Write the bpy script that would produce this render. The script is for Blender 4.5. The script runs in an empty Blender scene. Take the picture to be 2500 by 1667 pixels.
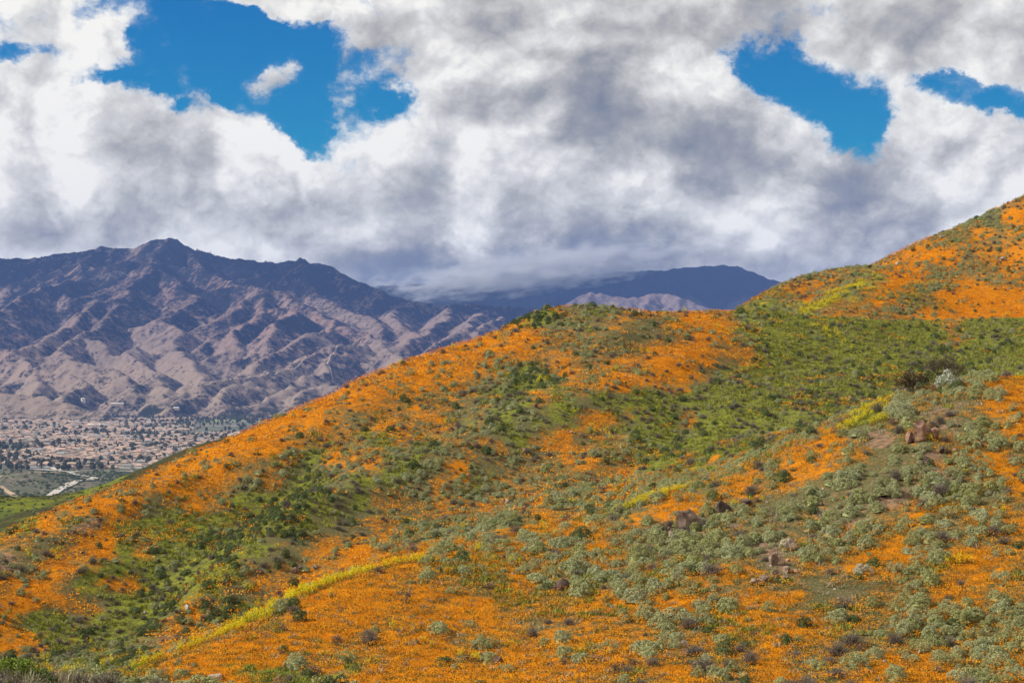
import bpy, math, random
import numpy as np
from mathutils import Vector, Matrix

# ------------------------------------------------------------------ scene, camera, sky, sun
SC = bpy.context.scene
COL = SC.collection
F = 4870.0          # focal length in photograph pixels (2500 px wide)
UC, VH = 1250.0, 900.0   # principal column, horizon row
RNG = np.random.default_rng(11)
random.seed(11)

cam_d = bpy.data.cameras.new('camera')
cam_d.sensor_width = 36.0
cam_d.lens = 36.0 * F / 2500.0
cam_d.shift_y = (VH - 833.5) / 2500.0
cam_d.clip_start = 0.5
cam_d.clip_end = 60000.0
cam = bpy.data.objects.new('camera', cam_d)
cam.location = (0, 0, 0)
cam.rotation_euler = (math.radians(90), 0, 0)
COL.objects.link(cam)
SC.camera = cam

SUN_AZ = math.radians(-92)     # measured from the view direction (+Y) towards +X; negative = left
SUN_EL = math.radians(37)
SUN_DIR = Vector((math.sin(SUN_AZ) * math.cos(SUN_EL), math.cos(SUN_AZ) * math.cos(SUN_EL), math.sin(SUN_EL)))
sun_d = bpy.data.lights.new('sun', 'SUN')
sun_d.energy = 5.0
sun_d.angle = math.radians(0.53)
sun_d.color = (1.0, 0.94, 0.82)
sun = bpy.data.objects.new('sun', sun_d)
sun.rotation_euler = SUN_DIR.to_track_quat('Z', 'Y').to_euler()
COL.objects.link(sun)

SC.view_settings.view_transform = 'Standard'
SC.view_settings.look = 'None'
SC.view_settings.exposure = 0.42
SC.view_settings.gamma = 1.0
SC.view_settings.use_curve_mapping = False
SC.render.engine = 'CYCLES'
SC.cycles.use_denoising = True
SC.cycles.max_bounces = 5
SC.cycles.diffuse_bounces = 2
SC.cycles.glossy_bounces = 1
SC.cycles.transmission_bounces = 2
SC.cycles.volume_bounces = 0
SC.cycles.transparent_max_bounces = 4
SC.cycles.use_adaptive_sampling = True
SC.cycles.adaptive_threshold = 0.015
SC.cycles.sample_clamp_indirect = 4.0


class NT:
    """small helper for building node trees"""
    def __init__(self, tree):
        self.t = tree
        self.n = tree.nodes
        self.l = tree.links
    def node(self, typ, **kw):
        nd = self.n.new(typ)
        for k, v in kw.items():
            setattr(nd, k, v)
        return nd
    def put(self, sock, val):
        if val is None:
            return
        if isinstance(val, bpy.types.NodeSocket):
            self.l.new(val, sock)
        else:
            sock.default_value = val
    def math(self, op, a, b=None, c=None, clamp=False):
        nd = self.node('ShaderNodeMath', operation=op)
        nd.use_clamp = clamp
        for i, v in enumerate((a, b, c)):
            if v is not None:
                self.put(nd.inputs[i], v)
        return nd.outputs[0]
    def vec(self, op, a, b=None, s=None):
        nd = self.node('ShaderNodeVectorMath', operation=op)
        self.put(nd.inputs[0], a)
        if b is not None:
            self.put(nd.inputs[1], b)
        if s is not None:
            self.put(nd.inputs[3], s)
        return nd.outputs['Value'] if op in ('LENGTH', 'DISTANCE', 'DOT_PRODUCT') else nd.outputs[0]
    def noise(self, vec, scale, detail=4.0, rough=0.5, dist=0.0, lac=2.0, color=False):
        nd = self.node('ShaderNodeTexNoise')
        if vec is not None:
            self.put(nd.inputs['Vector'], vec)
        nd.inputs['Scale'].default_value = scale
        nd.inputs['Detail'].default_value = detail
        nd.inputs['Roughness'].default_value = rough
        nd.inputs['Lacunarity'].default_value = lac
        nd.inputs['Distortion'].default_value = dist
        return nd.outputs['Color'] if color else nd.outputs['Fac']
    def rng(self, v, a, b, c=0.0, d=1.0, smooth=True, clamp=True):
        nd = self.node('ShaderNodeMapRange')
        nd.interpolation_type = 'SMOOTHSTEP' if smooth else 'LINEAR'
        nd.clamp = clamp
        self.put(nd.inputs[0], v)
        for i, q in enumerate((a, b, c, d)):
            self.put(nd.inputs[i + 1], q)
        return nd.outputs[0]
    def mix(self, f, a, b, mode='MIX'):
        nd = self.node('ShaderNodeMix', data_type='RGBA', blend_type=mode)
        self.put(nd.inputs[0], f)
        self.put(nd.inputs[6], a if isinstance(a, bpy.types.NodeSocket) else (*a, 1.0))
        self.put(nd.inputs[7], b if isinstance(b, bpy.types.NodeSocket) else (*b, 1.0))
        return nd.outputs[2]
    def rgb(self, c):
        nd = self.node('ShaderNodeRGB')
        nd.outputs[0].default_value = (*c, 1.0)
        return nd.outputs[0]
    def sep(self, v):
        nd = self.node('ShaderNodeSeparateXYZ')
        self.put(nd.inputs[0], v)
        return nd.outputs
    def comb(self, x, y, z):
        nd = self.node('ShaderNodeCombineXYZ')
        for i, v in enumerate((x, y, z)):
            self.put(nd.inputs[i], v)
        return nd.outputs[0]

# ------------------------------------------------------------------ sky: clear Nishita blue behind broken cumulus
world = bpy.data.worlds.new('World')
SC.world = world
world.use_nodes = True
world.cycles.sampling_method = 'MANUAL'
world.cycles.sample_map_resolution = 128
_w = NT(world.node_tree)
_w.n.clear()
_out = _w.node('ShaderNodeOutputWorld')
_bg = _w.node('ShaderNodeBackground')
_bg.inputs['Strength'].default_value = 0.067
_w.l.new(_bg.outputs[0], _out.inputs[0])
_sky = _w.node('ShaderNodeTexSky', sky_type='NISHITA')
_sky.sun_disc = False
_sky.sun_elevation = SUN_EL
_sky.sun_rotation = SUN_AZ
_sky.altitude = 500.0
_sky.air_density = 1.0
_sky.dust_density = 0.3
_sky.ozone_density = 2.0
_hs = _w.node('ShaderNodeHueSaturation')
_hs.inputs['Saturation'].default_value = 1.7
_hs.inputs['Value'].default_value = 0.76
_w.l.new(_sky.outputs[0], _hs.inputs['Color'])
blue = _w.mix(1.0, _hs.outputs[0], (0.0, 0.98, 1.24), 'MULTIPLY')

_tc = _w.node('ShaderNodeTexCoord')
_dir = _w.vec('NORMALIZE', _tc.outputs['Generated'])
_dx, _dy, _dz = _w.sep(_dir)
_cp0 = _w.comb(_dx, _dy, _w.math('MULTIPLY', _dz, 1.25))
_warp = _w.vec('SUBTRACT', _w.noise(_cp0, 14.0, 6.0, 0.66, color=True), (0.5, 0.5, 0.5))
_cp = _w.vec('ADD', _cp0, _w.vec('SCALE', _warp, s=0.020))
_ydiv = _w.math('MAXIMUM', _dy, 0.05)
_UW = _w.vec('ADD', _w.comb(_w.math('DIVIDE', _dx, _ydiv), _w.math('DIVIDE', _dz, _ydiv), 0.0), _w.vec('SCALE', _warp, s=0.060))


def sky_blob(u, v, ru, rv, rot=0.0, soft=0.35):
    """1 inside an ellipse of sky (centre and radii in photograph pixels), 0 outside"""
    mp = _w.node('ShaderNodeMapping', vector_type='TEXTURE')
    mp.inputs['Location'].default_value = ((u - UC) / F, (VH - v) / F, 0)
    mp.inputs['Rotation'].default_value = (0, 0, math.radians(rot))
    mp.inputs['Scale'].default_value = (ru / F, rv / F, 1.0)
    _w.l.new(_UW, mp.inputs['Vector'])
    ln = _w.vec('LENGTH', mp.outputs[0])
    return _w.rng(ln, 1.0 + soft, max(0.0, 1.0 - soft), 0.0, 1.0)


def blob_sum(rows):
    acc = None
    for (u, v, ru, rv, rot, soft, amt) in rows:
        b = _w.math('MULTIPLY', sky_blob(u, v, ru, rv, rot, soft), amt)
        acc = b if acc is None else _w.math('ADD', acc, b)
    return acc


# gaps of blue between the clouds, and thicker or thinner bodies of cloud
GAPS = [(570, 175, 310, 85, -33, 0.9, 1.05), (400, 70, 170, 75, 0, 0.9, 0.9), (700, 300, 95, 50, -40, 0.9, 0.95),
        (660, 130, 200, 80, 0, 0.9, 0.8), (960, 250, 65, 45, 10, 0.9, 0.8), (850, 180, 70, 80, 0, 0.9, 0.55),
        (1880, 165, 80, 70, -30, 0.9, 1.0), (2000, 250, 125, 95, -40, 0.9, 1.0), (2090, 345, 65, 75, 20, 0.9, 0.95), (2390, 245, 120, 44, 5, 0.9, 1.0),
        (2190, 260, 110, 50, 0, 0.9, 0.62), (2300, 215, 60, 30, 0, 0.9, 0.5), (2490, 285, 50, 35, 0, 0.9, 0.6),
        (10, 145, 80, 30, 0, 0.9, 0.7), (880, 10, 60, 22, 0, 0.9, 0.5), (250, 170, 140, 26, -10, 0.9, 0.62), (420, 215, 60, 40, -30, 0.9, 0.5), (40, 60, 150, 60, 0, 0.9, 0.30)]
WISP = [(1190, 200, 110, 110, 0, 0.9, 0.4), (1450, 225, 90, 60, 0, 0.9, 0.4), (90, 520, 70, 60, 0, 0.9, 0.4), (640, 195, 55, 34, 15, 0.9, 0.66), (805, 215, 45, 120, -15, 0.9, 0.32), (690, 20, 170, 32, -12, 0.9, 1.15),
        (260, 95, 110, 45, 25, 0.9, 0.55), (470, 225, 60, 26, -40, 0.9, 0.42), (2235, 270, 45, 60, 0, 0.9, 0.32)]
gap = _w.math('SUBTRACT', _w.math('MINIMUM', blob_sum(GAPS), 1.0), blob_sum(WISP))

THICK = [(1620, 330, 330, 120, -10, 0.9, 0.72), (1740, 180, 130, 70, 10, 0.9, -0.30), (1950, 330, 90, 90, 40, 0.9, -0.25), (2080, 490, 180, 62, -16, 0.9, 0.78),
         (1300, 650, 420, 70, 3, 0.9, 1.35), (1080, 690, 250, 40, -10, 0.9, 0.45), (1560, 40, 520, 90, 0, 0.9, 0.42),
         (2250, 120, 330, 60, 0, 0.9, 0.20), (660, 550, 150, 45, -14, 0.9, 0.42), (300, 310, 150, 70, -24, 0.9, 0.32), (440, 420, 60, 70, 0, 0.9, 0.28),
         (230, 580, 260, 36, 0, 0.9, 0.25), (950, 500, 100, 60, -20, 0.9, 0.15), (1170, 330, 150, 130, 0, 0.9, -0.12),
         (960, 130, 150, 140, 0, 0.9, -0.18), (880, 400, 200, 80, 0, 0.9, -0.14), (2260, 560, 250, 60, 0, 0.9, -0.10), (1960, 650, 250, 50, 0, 0.9, 0.18),
         (1530, 470, 220, 45, -8, 0.9, -0.22), (100, 210, 150, 45, -14, 0.9, -0.25), (580, 330, 230, 40, -25, 0.9, -0.22), (1350, 480, 160, 60, 0, 0.9, 0.10), (1000, 350, 260, 40, 10, 0.9, -0.15)]
thick = blob_sum(THICK)


def puff(p, scale, octs, lac=2.17, gain=0.52):
    """rounded heaps with creases between them, like the heads of cumulus"""
    acc, amp, tot = None, 1.0, 0.0
    for k in range(octs):
        nd = _w.node('ShaderNodeTexNoise')
        nd.normalize = False
        _w.put(nd.inputs['Vector'], p)
        nd.inputs['Scale'].default_value = scale * lac ** k
        nd.inputs['Detail'].default_value = 0.0
        a = _w.math('MULTIPLY', _w.math('ABSOLUTE', nd.outputs['Fac']), amp)
        acc = a if acc is None else _w.math('ADD', acc, a)
        tot += amp
        amp *= gain
    return _w.math('DIVIDE', acc, tot)      # roughly 0 .. 0.6, mean 0.25


LIGHT = Vector((-0.55, 0.0, 0.83))     # towards the sun across the visible sky


def off(k):
    return _w.vec('ADD', _cp, tuple(LIGHT * k))


P0 = puff(_cp, 11.0, 6)
P1 = puff(off(0.011), 11.0, 5)
P2 = puff(off(0.036), 11.0, 2)
low0 = _w.noise(_cp0, 4.5, 1.0, 0.5)
fine = _w.noise(_cp, 20.0, 8.0, 0.66)
S = _w.math('ADD', _w.math('MULTIPLY', _w.math('SUBTRACT', P0, 0.25), 1.25), _w.math('MULTIPLY', _w.math('SUBTRACT', fine, 0.5), 4.2))
S = _w.math('ADD', S, _w.math('MULTIPLY', _w.math('SUBTRACT', low0, 0.5), 0.6))
# towards the horizon the deck closes up, seen edge on
S = _w.math('ADD', S, _w.rng(_dz, 0.03, 0.17, 1.85, 1.06))
S = _w.math('SUBTRACT', S, _w.math('MULTIPLY', gap, 1.72))
cover = _w.rng(S, -0.15, 0.78, 0.0, 1.0)
veil = _w.math('MULTIPLY', _w.rng(_w.math('ADD', S, _w.math('MULTIPLY', _w.math('SUBTRACT', fine, 0.5), 2.2)), -0.35, 0.5), 0.16)
cover = _w.math('MAXIMUM', cover, veil)
thin = _w.rng(S, 0.25, 0.95, 1.0, 0.0)
lit = _w.math('ADD', 0.74, _w.math('MULTIPLY', _w.math('SUBTRACT', P0, P1), 1.65))
lit = _w.math('ADD', lit, _w.math('MULTIPLY', _w.math('SUBTRACT', P0, P2), 0.50))
lit = _w.math('ADD', lit, _w.math('MULTIPLY', thin, 0.16))
lit = _w.math('SUBTRACT', lit, _w.math('MULTIPLY', thick, 0.62))
lit = _w.math('SUBTRACT', lit, _w.math('MULTIPLY', _w.math('SUBTRACT', low0, 0.5), 0.7))
lit = _w.math('ADD', lit, _w.math('MULTIPLY', _w.math('SUBTRACT', fine, 0.5), 1.05))
ramp = _w.node('ShaderNodeValToRGB')
cr = ramp.color_ramp
cr.elements[0].position = 0.0
cr.elements[0].color = (0.115, 0.148, 0.215, 1)
cr.elements[1].position = 1.0
cr.elements[1].color = (1.14, 1.11, 1.03, 1)
for pos, c in ((0.33, (0.262, 0.278, 0.315)), (0.50, (0.372, 0.374, 0.378)), (0.667, (0.560, 0.548, 0.520)), (0.85, (0.84, 0.825, 0.785))):
    e = cr.elements.new(pos)
    e.color = (*c, 1)
lit = _w.math('DIVIDE', _w.math('ADD', lit, 0.5), 1.5)
_w.l.new(lit, ramp.inputs[0])
cloud = _w.vec('SCALE', ramp.outputs[0], s=10.0)
sky_col = _w.mix(cover, blue, cloud)
_w.l.new(sky_col, _bg.inputs['Color'])

# ------------------------------------------------------------------ numeric helpers
def px(u, v, y):
    """photograph pixel at depth y -> world point"""
    return ((u - UC) / F * y, y, (VH - v) / F * y)


def _hash(ix, iy, seed):
    n = (ix.astype(np.int64) * 374761393 + iy.astype(np.int64) * 668265263 + seed * 1442695041) & 0xffffffff
    n = ((n ^ (n >> 13)) * 1274126177) & 0xffffffff
    n = n ^ (n >> 16)
    return (n & 0xffff) / 65535.0


def vnoise(x, y, seed=0):
    xi = np.floor(x); yi = np.floor(y)
    fx = x - xi; fy = y - yi
    fx = fx * fx * fx * (fx * (fx * 6 - 15) + 10)
    fy = fy * fy * fy * (fy * (fy * 6 - 15) + 10)
    xi = xi.astype(np.int64); yi = yi.astype(np.int64)
    a = _hash(xi, yi, seed); b = _hash(xi + 1, yi, seed)
    c = _hash(xi, yi + 1, seed); d = _hash(xi + 1, yi + 1, seed)
    return (a + (b - a) * fx) * (1 - fy) + (c + (d - c) * fx) * fy


def fbm(x, y, scale, octaves=4, seed=0, gain=0.5, ridged=False):
    x = np.asarray(x, float) / scale; y = np.asarray(y, float) / scale
    s = np.zeros_like(x); amp = 1.0; tot = 0.0
    for o in range(octaves):
        n = vnoise(x, y, seed + o * 17) * 2 - 1
        if ridged:
            n = 1 - 2 * np.abs(n)
        s += n * amp
        tot += amp
        amp *= gain
        x, y = x * 1.62 - y * 1.18 + 5.3, x * 1.18 + y * 1.62 - 3.1
    return s / tot


class TPS:
    def __init__(self, pts, reg=0.0):
        p = np.array(pts, float)
        self.c = p[:, :2].mean(0); self.s = 100.0
        q = (p[:, :2] - self.c) / self.s
        n = len(q)
        d2 = ((q[:, None] - q[None]) ** 2).sum(-1)
        K = 0.5 * d2 * np.log(d2 + 1e-12) + reg * np.eye(n)
        P = np.hstack([np.ones((n, 1)), q])
        A = np.zeros((n + 3, n + 3)); A[:n, :n] = K; A[:n, n:] = P; A[n:, :n] = P.T
        b = np.zeros(n + 3); b[:n] = p[:, 2]
        self.w = np.linalg.solve(A, b); self.q = q
    def __call__(self, x, y):
        sh = np.shape(x)
        X = (np.ravel(x) - self.c[0]) / self.s; Y = (np.ravel(y) - self.c[1]) / self.s
        out = self.w[-3] + self.w[-2] * X + self.w[-1] * Y
        for i in range(len(self.q)):
            d2 = (X - self.q[i, 0]) ** 2 + (Y - self.q[i, 1]) ** 2
            out += self.w[i] * 0.5 * d2 * np.log(d2 + 1e-12)
        return out.reshape(sh)


def grid_mesh(name, X, Y, Z, mat, smooth=True, attrs=None):
    ny, nx = X.shape
    co = np.stack([X, Y, Z], -1).reshape(-1, 3).astype(np.float32)
    me = bpy.data.meshes.new(name)
    me.vertices.add(len(co))
    me.vertices.foreach_set('co', co.ravel())
    i = np.arange(nx * ny).reshape(ny, nx)
    q = np.stack([i[:-1, :-1], i[:-1, 1:], i[1:, 1:], i[1:, :-1]], -1).reshape(-1, 4).astype(np.int32)
    nq = len(q)
    me.loops.add(nq * 4); me.loops.foreach_set('vertex_index', q.ravel())
    me.polygons.add(nq)
    me.polygons.foreach_set('loop_start', np.arange(0, nq * 4, 4, dtype=np.int32))
    me.polygons.foreach_set('use_smooth', np.full(nq, smooth))
    me.update(calc_edges=True)
    for k, v in (attrs or {}).items():
        v = np.asarray(v, np.float32)
        if v.ndim == 3:
            a = me.color_attributes.new(k, 'FLOAT_COLOR', 'POINT')
            a.data.foreach_set('color', v.reshape(-1, 4).ravel())
        else:
            a = me.attributes.new(k, 'FLOAT', 'POINT')
            a.data.foreach_set('value', v.ravel())
    me.materials.append(mat)
    ob = bpy.data.objects.new(name, me)
    COL.objects.link(ob)
    return ob


def structure(ob, label=None):
    ob['kind'] = 'structure'
    if label:
        ob['label'] = label
    return ob


def new_mat(name):
    m = bpy.data.materials.new(name)
    m.use_nodes = True
    t = NT(m.node_tree)
    b = t.n['Principled BSDF']
    b.inputs['Roughness'].default_value = 0.9
    b.inputs['Specular IOR Level'].default_value = 0.15
    return m, t, b


# ------------------------------------------------------------------ near hills: heights fixed from sightings
RIDGE_A = [(2500, 918, 112), (2344, 918, 112), (2212, 961, 110), (2068, 1024, 108), (1942, 1081, 107), (1799, 1156, 105),
           (1622, 1207, 103), (1463, 1260, 102), (1250, 1310, 100), (1063, 1346, 97), (903, 1398, 93), (797, 1432, 91),
           (691, 1480, 88), (585, 1528, 86), (478, 1578, 83), (340, 1632, 80)]
SLOPE_A = [(2500, 1667, 72), (2200, 1667, 72), (1900, 1667, 72), (1550, 1667, 72), (1250, 1667, 73), (950, 1667, 74),
           (650, 1667, 75), (400, 1667, 76), (2500, 1400, 84), (2100, 1400, 85), (1700, 1400, 86), (1300, 1480, 85),
           (950, 1540, 82), (650, 1600, 79), (2500, 1150, 97), (2200, 1150, 98), (1900, 1230, 97), (1550, 1330, 94)]
FRONT_B = [(2344, 905, 195), (2068, 1010, 168), (1799, 1140, 150), (1622, 1195, 140), (1463, 1245, 130), (1250, 1298, 120),
           (1063, 1336, 112), (903, 1385, 108), (691, 1455, 104)]
SLOPE_B = [(2000, 900, 212), (2300, 850, 232), (1700, 1000, 180), (1500, 1000, 180), (1250, 1000, 182), (1000, 1100, 162),
           (1000, 1250, 135), (1250, 1150, 152), (1600, 880, 213), (1300, 880, 213), (1100, 950, 198), (2500, 850, 240),
           (720, 1240, 153), (640, 1300, 144), (560, 1350, 136), (500, 1420, 127), (440, 1490, 117), (370, 1550, 107), (300, 1600, 98),
           (850, 1050, 178), (700, 1090, 176), (600, 1180, 160), (450, 1200, 158), (300, 1300, 142), (400, 1380, 134),
           (150, 1400, 126), (250, 1480, 118), (50, 1500, 112), (150, 1600, 101),
           (800, 1330, 119), (620, 1450, 105), (480, 1545, 95)]
SPUR_B = [(925, 1116, 158), (850, 1174, 147), (744, 1254, 133), (664, 1313, 123), (595, 1366, 115), (531, 1424, 109),
          (478, 1483, 103), (415, 1530, 98), (351, 1578, 92)]
RIDGE_B = [(-200, 1440, 116), (-100, 1385, 126), (0, 1334, 134), (53, 1310, 137), (133, 1275, 142), (213, 1233, 148), (298, 1201, 154), (372, 1169, 160),
           (452, 1132, 166), (531, 1092, 173), (664, 1039, 184), (744, 1002, 190), (824, 965, 197), (903, 927, 203),
           (1010, 885, 212), (1116, 842, 222), (1190, 826, 228), (1225, 815, 231), (1265, 789, 234), (1311, 763, 238), (1351, 754, 239),
           (1425, 748, 240), (1494, 748, 242), (1563, 760, 244), (1649, 767, 247), (1741, 768, 252), (1810, 768, 257),
           (1885, 774, 262), (2045, 783, 270), (2126, 788, 275), (2327, 781, 285), (2500, 778, 292)]
HILL_CD = [(1990, 790, 300), (2200, 795, 303), (2500, 785, 306), (1810, 765, 318), (1868, 731, 326), (1925, 697, 333),
           (1988, 670, 340), (2045, 665, 346), (2126, 654, 352), (2172, 645, 350), (2212, 622, 353), (2269, 585, 358),
           (2327, 562, 362), (2384, 536, 366), (2442, 507, 370), (2500, 482, 374), (2620, 440, 380), (1948, 776, 303), (2011, 743, 312),
           (2068, 708, 321), (2137, 665, 334), (2000, 722, 329), (1940, 757, 317), (2300, 680, 333), (2450, 700, 325), (2450, 620, 345)]



def _far(L):
    """the middle hill stands well behind the near one and faces the camera steeply"""
    return [(u, v, 165 + (y - 100) * 0.62) for u, v, y in L]


FRONT_B, SLOPE_B, SPUR_B, RIDGE_B = _far(FRONT_B), _far(SLOPE_B), _far(SPUR_B), _far(RIDGE_B)
_pts = [px(*p) for p in RIDGE_A + SLOPE_A + FRONT_B + SLOPE_B + SPUR_B + RIDGE_B + HILL_CD]
for u, v, y in RIDGE_A[:-1]:
    x0, y0, z0 = px(u, v, y)
    drop = 2.6 if u > 1300 else (1.6 if u > 900 else 2.2)
    _pts.append((x0 - 3, y0 + 11, z0 - drop))
    _pts.append((x0 - 6, y0 + 38, z0 + (VH - v) / F * 38 - (3.5 if u > 1300 else 3.0)))
for u, v, y in RIDGE_B[2::2]:
    x0, y0, z0 = px(u, v, y)
    if u < 1830:
        _pts.append((x0 - 4, y0 + 16, z0 - 4.5))
        _pts.append((x0 - 14, y0 + 60, z0 - 16))
    else:
        _pts.append((x0, y0 + 9, z0 - 1.3))
for u, v, y in [(1868, 731, 326), (1988, 670, 340), (2126, 654, 352), (2269, 585, 358), (2384, 536, 366), (2500, 482, 374)]:
    x0, y0, z0 = px(u, v, y)
    _pts.append((x0 - 4, y0 + 22, z0 - 7))
    _pts.append((x0 - 14, y0 + 70, z0 - 30))
_pts += [(0, 0, -1.8), (-12, 4, -2.2), (12, 4, -1.6), (0, 20, -4.7), (-10, 20, -4.9), (10, 20, -4.5), (0, 46, -8.4), (-20, 45, -9.0), (20, 46, -8.2),
         (40, 50, -8.0), px(40, 1690, 36), px(300, 1710, 46), px(-300, 1750, 60), px(60, 1730, 65), px(60, 1705, 110), px(230, 1700, 85), px(-150, 1705, 120)]
near_tps = TPS(_pts, reg=2e-5)


def near_base(x, y):
    return near_tps(x, y)


def near_detail(x, y, zb):
    w = np.clip((np.asarray(y) - 20) / 60, 0, 1)
    # folds and rills running down the slopes
    a = np.asarray(x) * 0.86 - np.asarray(y) * 0.5; b = np.asarray(x) * 0.5 + np.asarray(y) * 0.86
    far = np.clip((np.asarray(y) - 125) / 40, 0, 1)
    uu, vv = UC + F * np.asarray(x) / np.maximum(y, 20.0), VH - F * zb / np.maximum(y, 20.0)
    rb = np.interp(uu, [q[0] for q in RIDGE_B], [q[1] for q in RIDGE_B])
    ra = np.interp(uu, [q[0] for q in RIDGE_A[::-1]], [q[1] for q in RIDGE_A[::-1]])
    crest = np.clip((vv - rb) / 90.0, 0.1, 1.0) * np.where(np.asarray(y) > 292, 0.6, 1.0)
    fold = far * crest * (3.6 * fbm(a, b * 0.30, 21.0, 3, 5) + 1.1 * fbm(a, b * 0.4, 8.0, 2, 6))
    return fold + w * (0.55 * fbm(x, y, 14.0, 3, 3) + 0.16 * fbm(x, y, 2.6, 3, 9))


NX0, NX1, NY0, NY1 = -95.0, 150.0, -6.0, 470.0
_gx = np.arange(NX0, NX1 + 0.01, 0.7)
_gy = np.concatenate([np.arange(NY0, 60, 1.0), np.arange(60, 300, 0.5), np.arange(300, NY1 + 0.1, 0.8)])
GX, GY = np.meshgrid(_gx, _gy)
GZ = near_base(GX, GY)
GZ = GZ + near_detail(GX, GY, GZ)
# the far edge of the sheet sinks towards the valley
_edge = np.clip((GY - 410) / 60, 0, 1) ** 2 * 90
_edge += np.clip((-GX - 60) / 35, 0, 1) ** 2 * 26 * np.clip((GY - 90) / 80, 0, 1)
GZ = GZ - _edge


def _bil(A, x, y):
    fx = np.clip((np.asarray(x) - NX0) / 0.7, 0, len(_gx) - 1.001)
    fy = np.clip(np.interp(y, _gy, np.arange(len(_gy))), 0, len(_gy) - 1.001)
    i = fx.astype(int); j = fy.astype(int); a = fx - i; b = fy - j
    return (A[j, i] * (1 - a) + A[j, i + 1] * a) * (1 - b) + (A[j + 1, i] * (1 - a) + A[j + 1, i + 1] * a) * b


def ground_z(x, y):
    return _bil(GZ, x, y)


# surface slopes and what the camera can see of the near hills
_dzdx = np.gradient(GZ, 0.7, axis=1)
_dzdy = np.gradient(GZ, _gy, axis=0)
_tan = GZ / np.maximum(GY, 1.0)


def project(x, y, z):
    return UC + F * x / y, VH - F * z / y


def seen_mask(x, y, z, slack=0.004):
    """True where no nearer ground hides the point (march along the sight line)"""
    x = np.asarray(x, float); y = np.asarray(y, float)
    t = np.asarray(z, float) / y
    ok = np.ones(len(x), bool)
    for k in np.linspace(0.12, 0.985, 70):
        ok &= (ground_z(x * k, y * k) / np.maximum(y * k, 1.0)) < t + slack
    return ok

# ------------------------------------------------------------------ mountains: crest lines and branching spurs
FLOOR = -160.0


def mz(zx, zy, d):
    return px(zx / 1.8816, 550 + zy / 1.8816, d * 1000.0)


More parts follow.
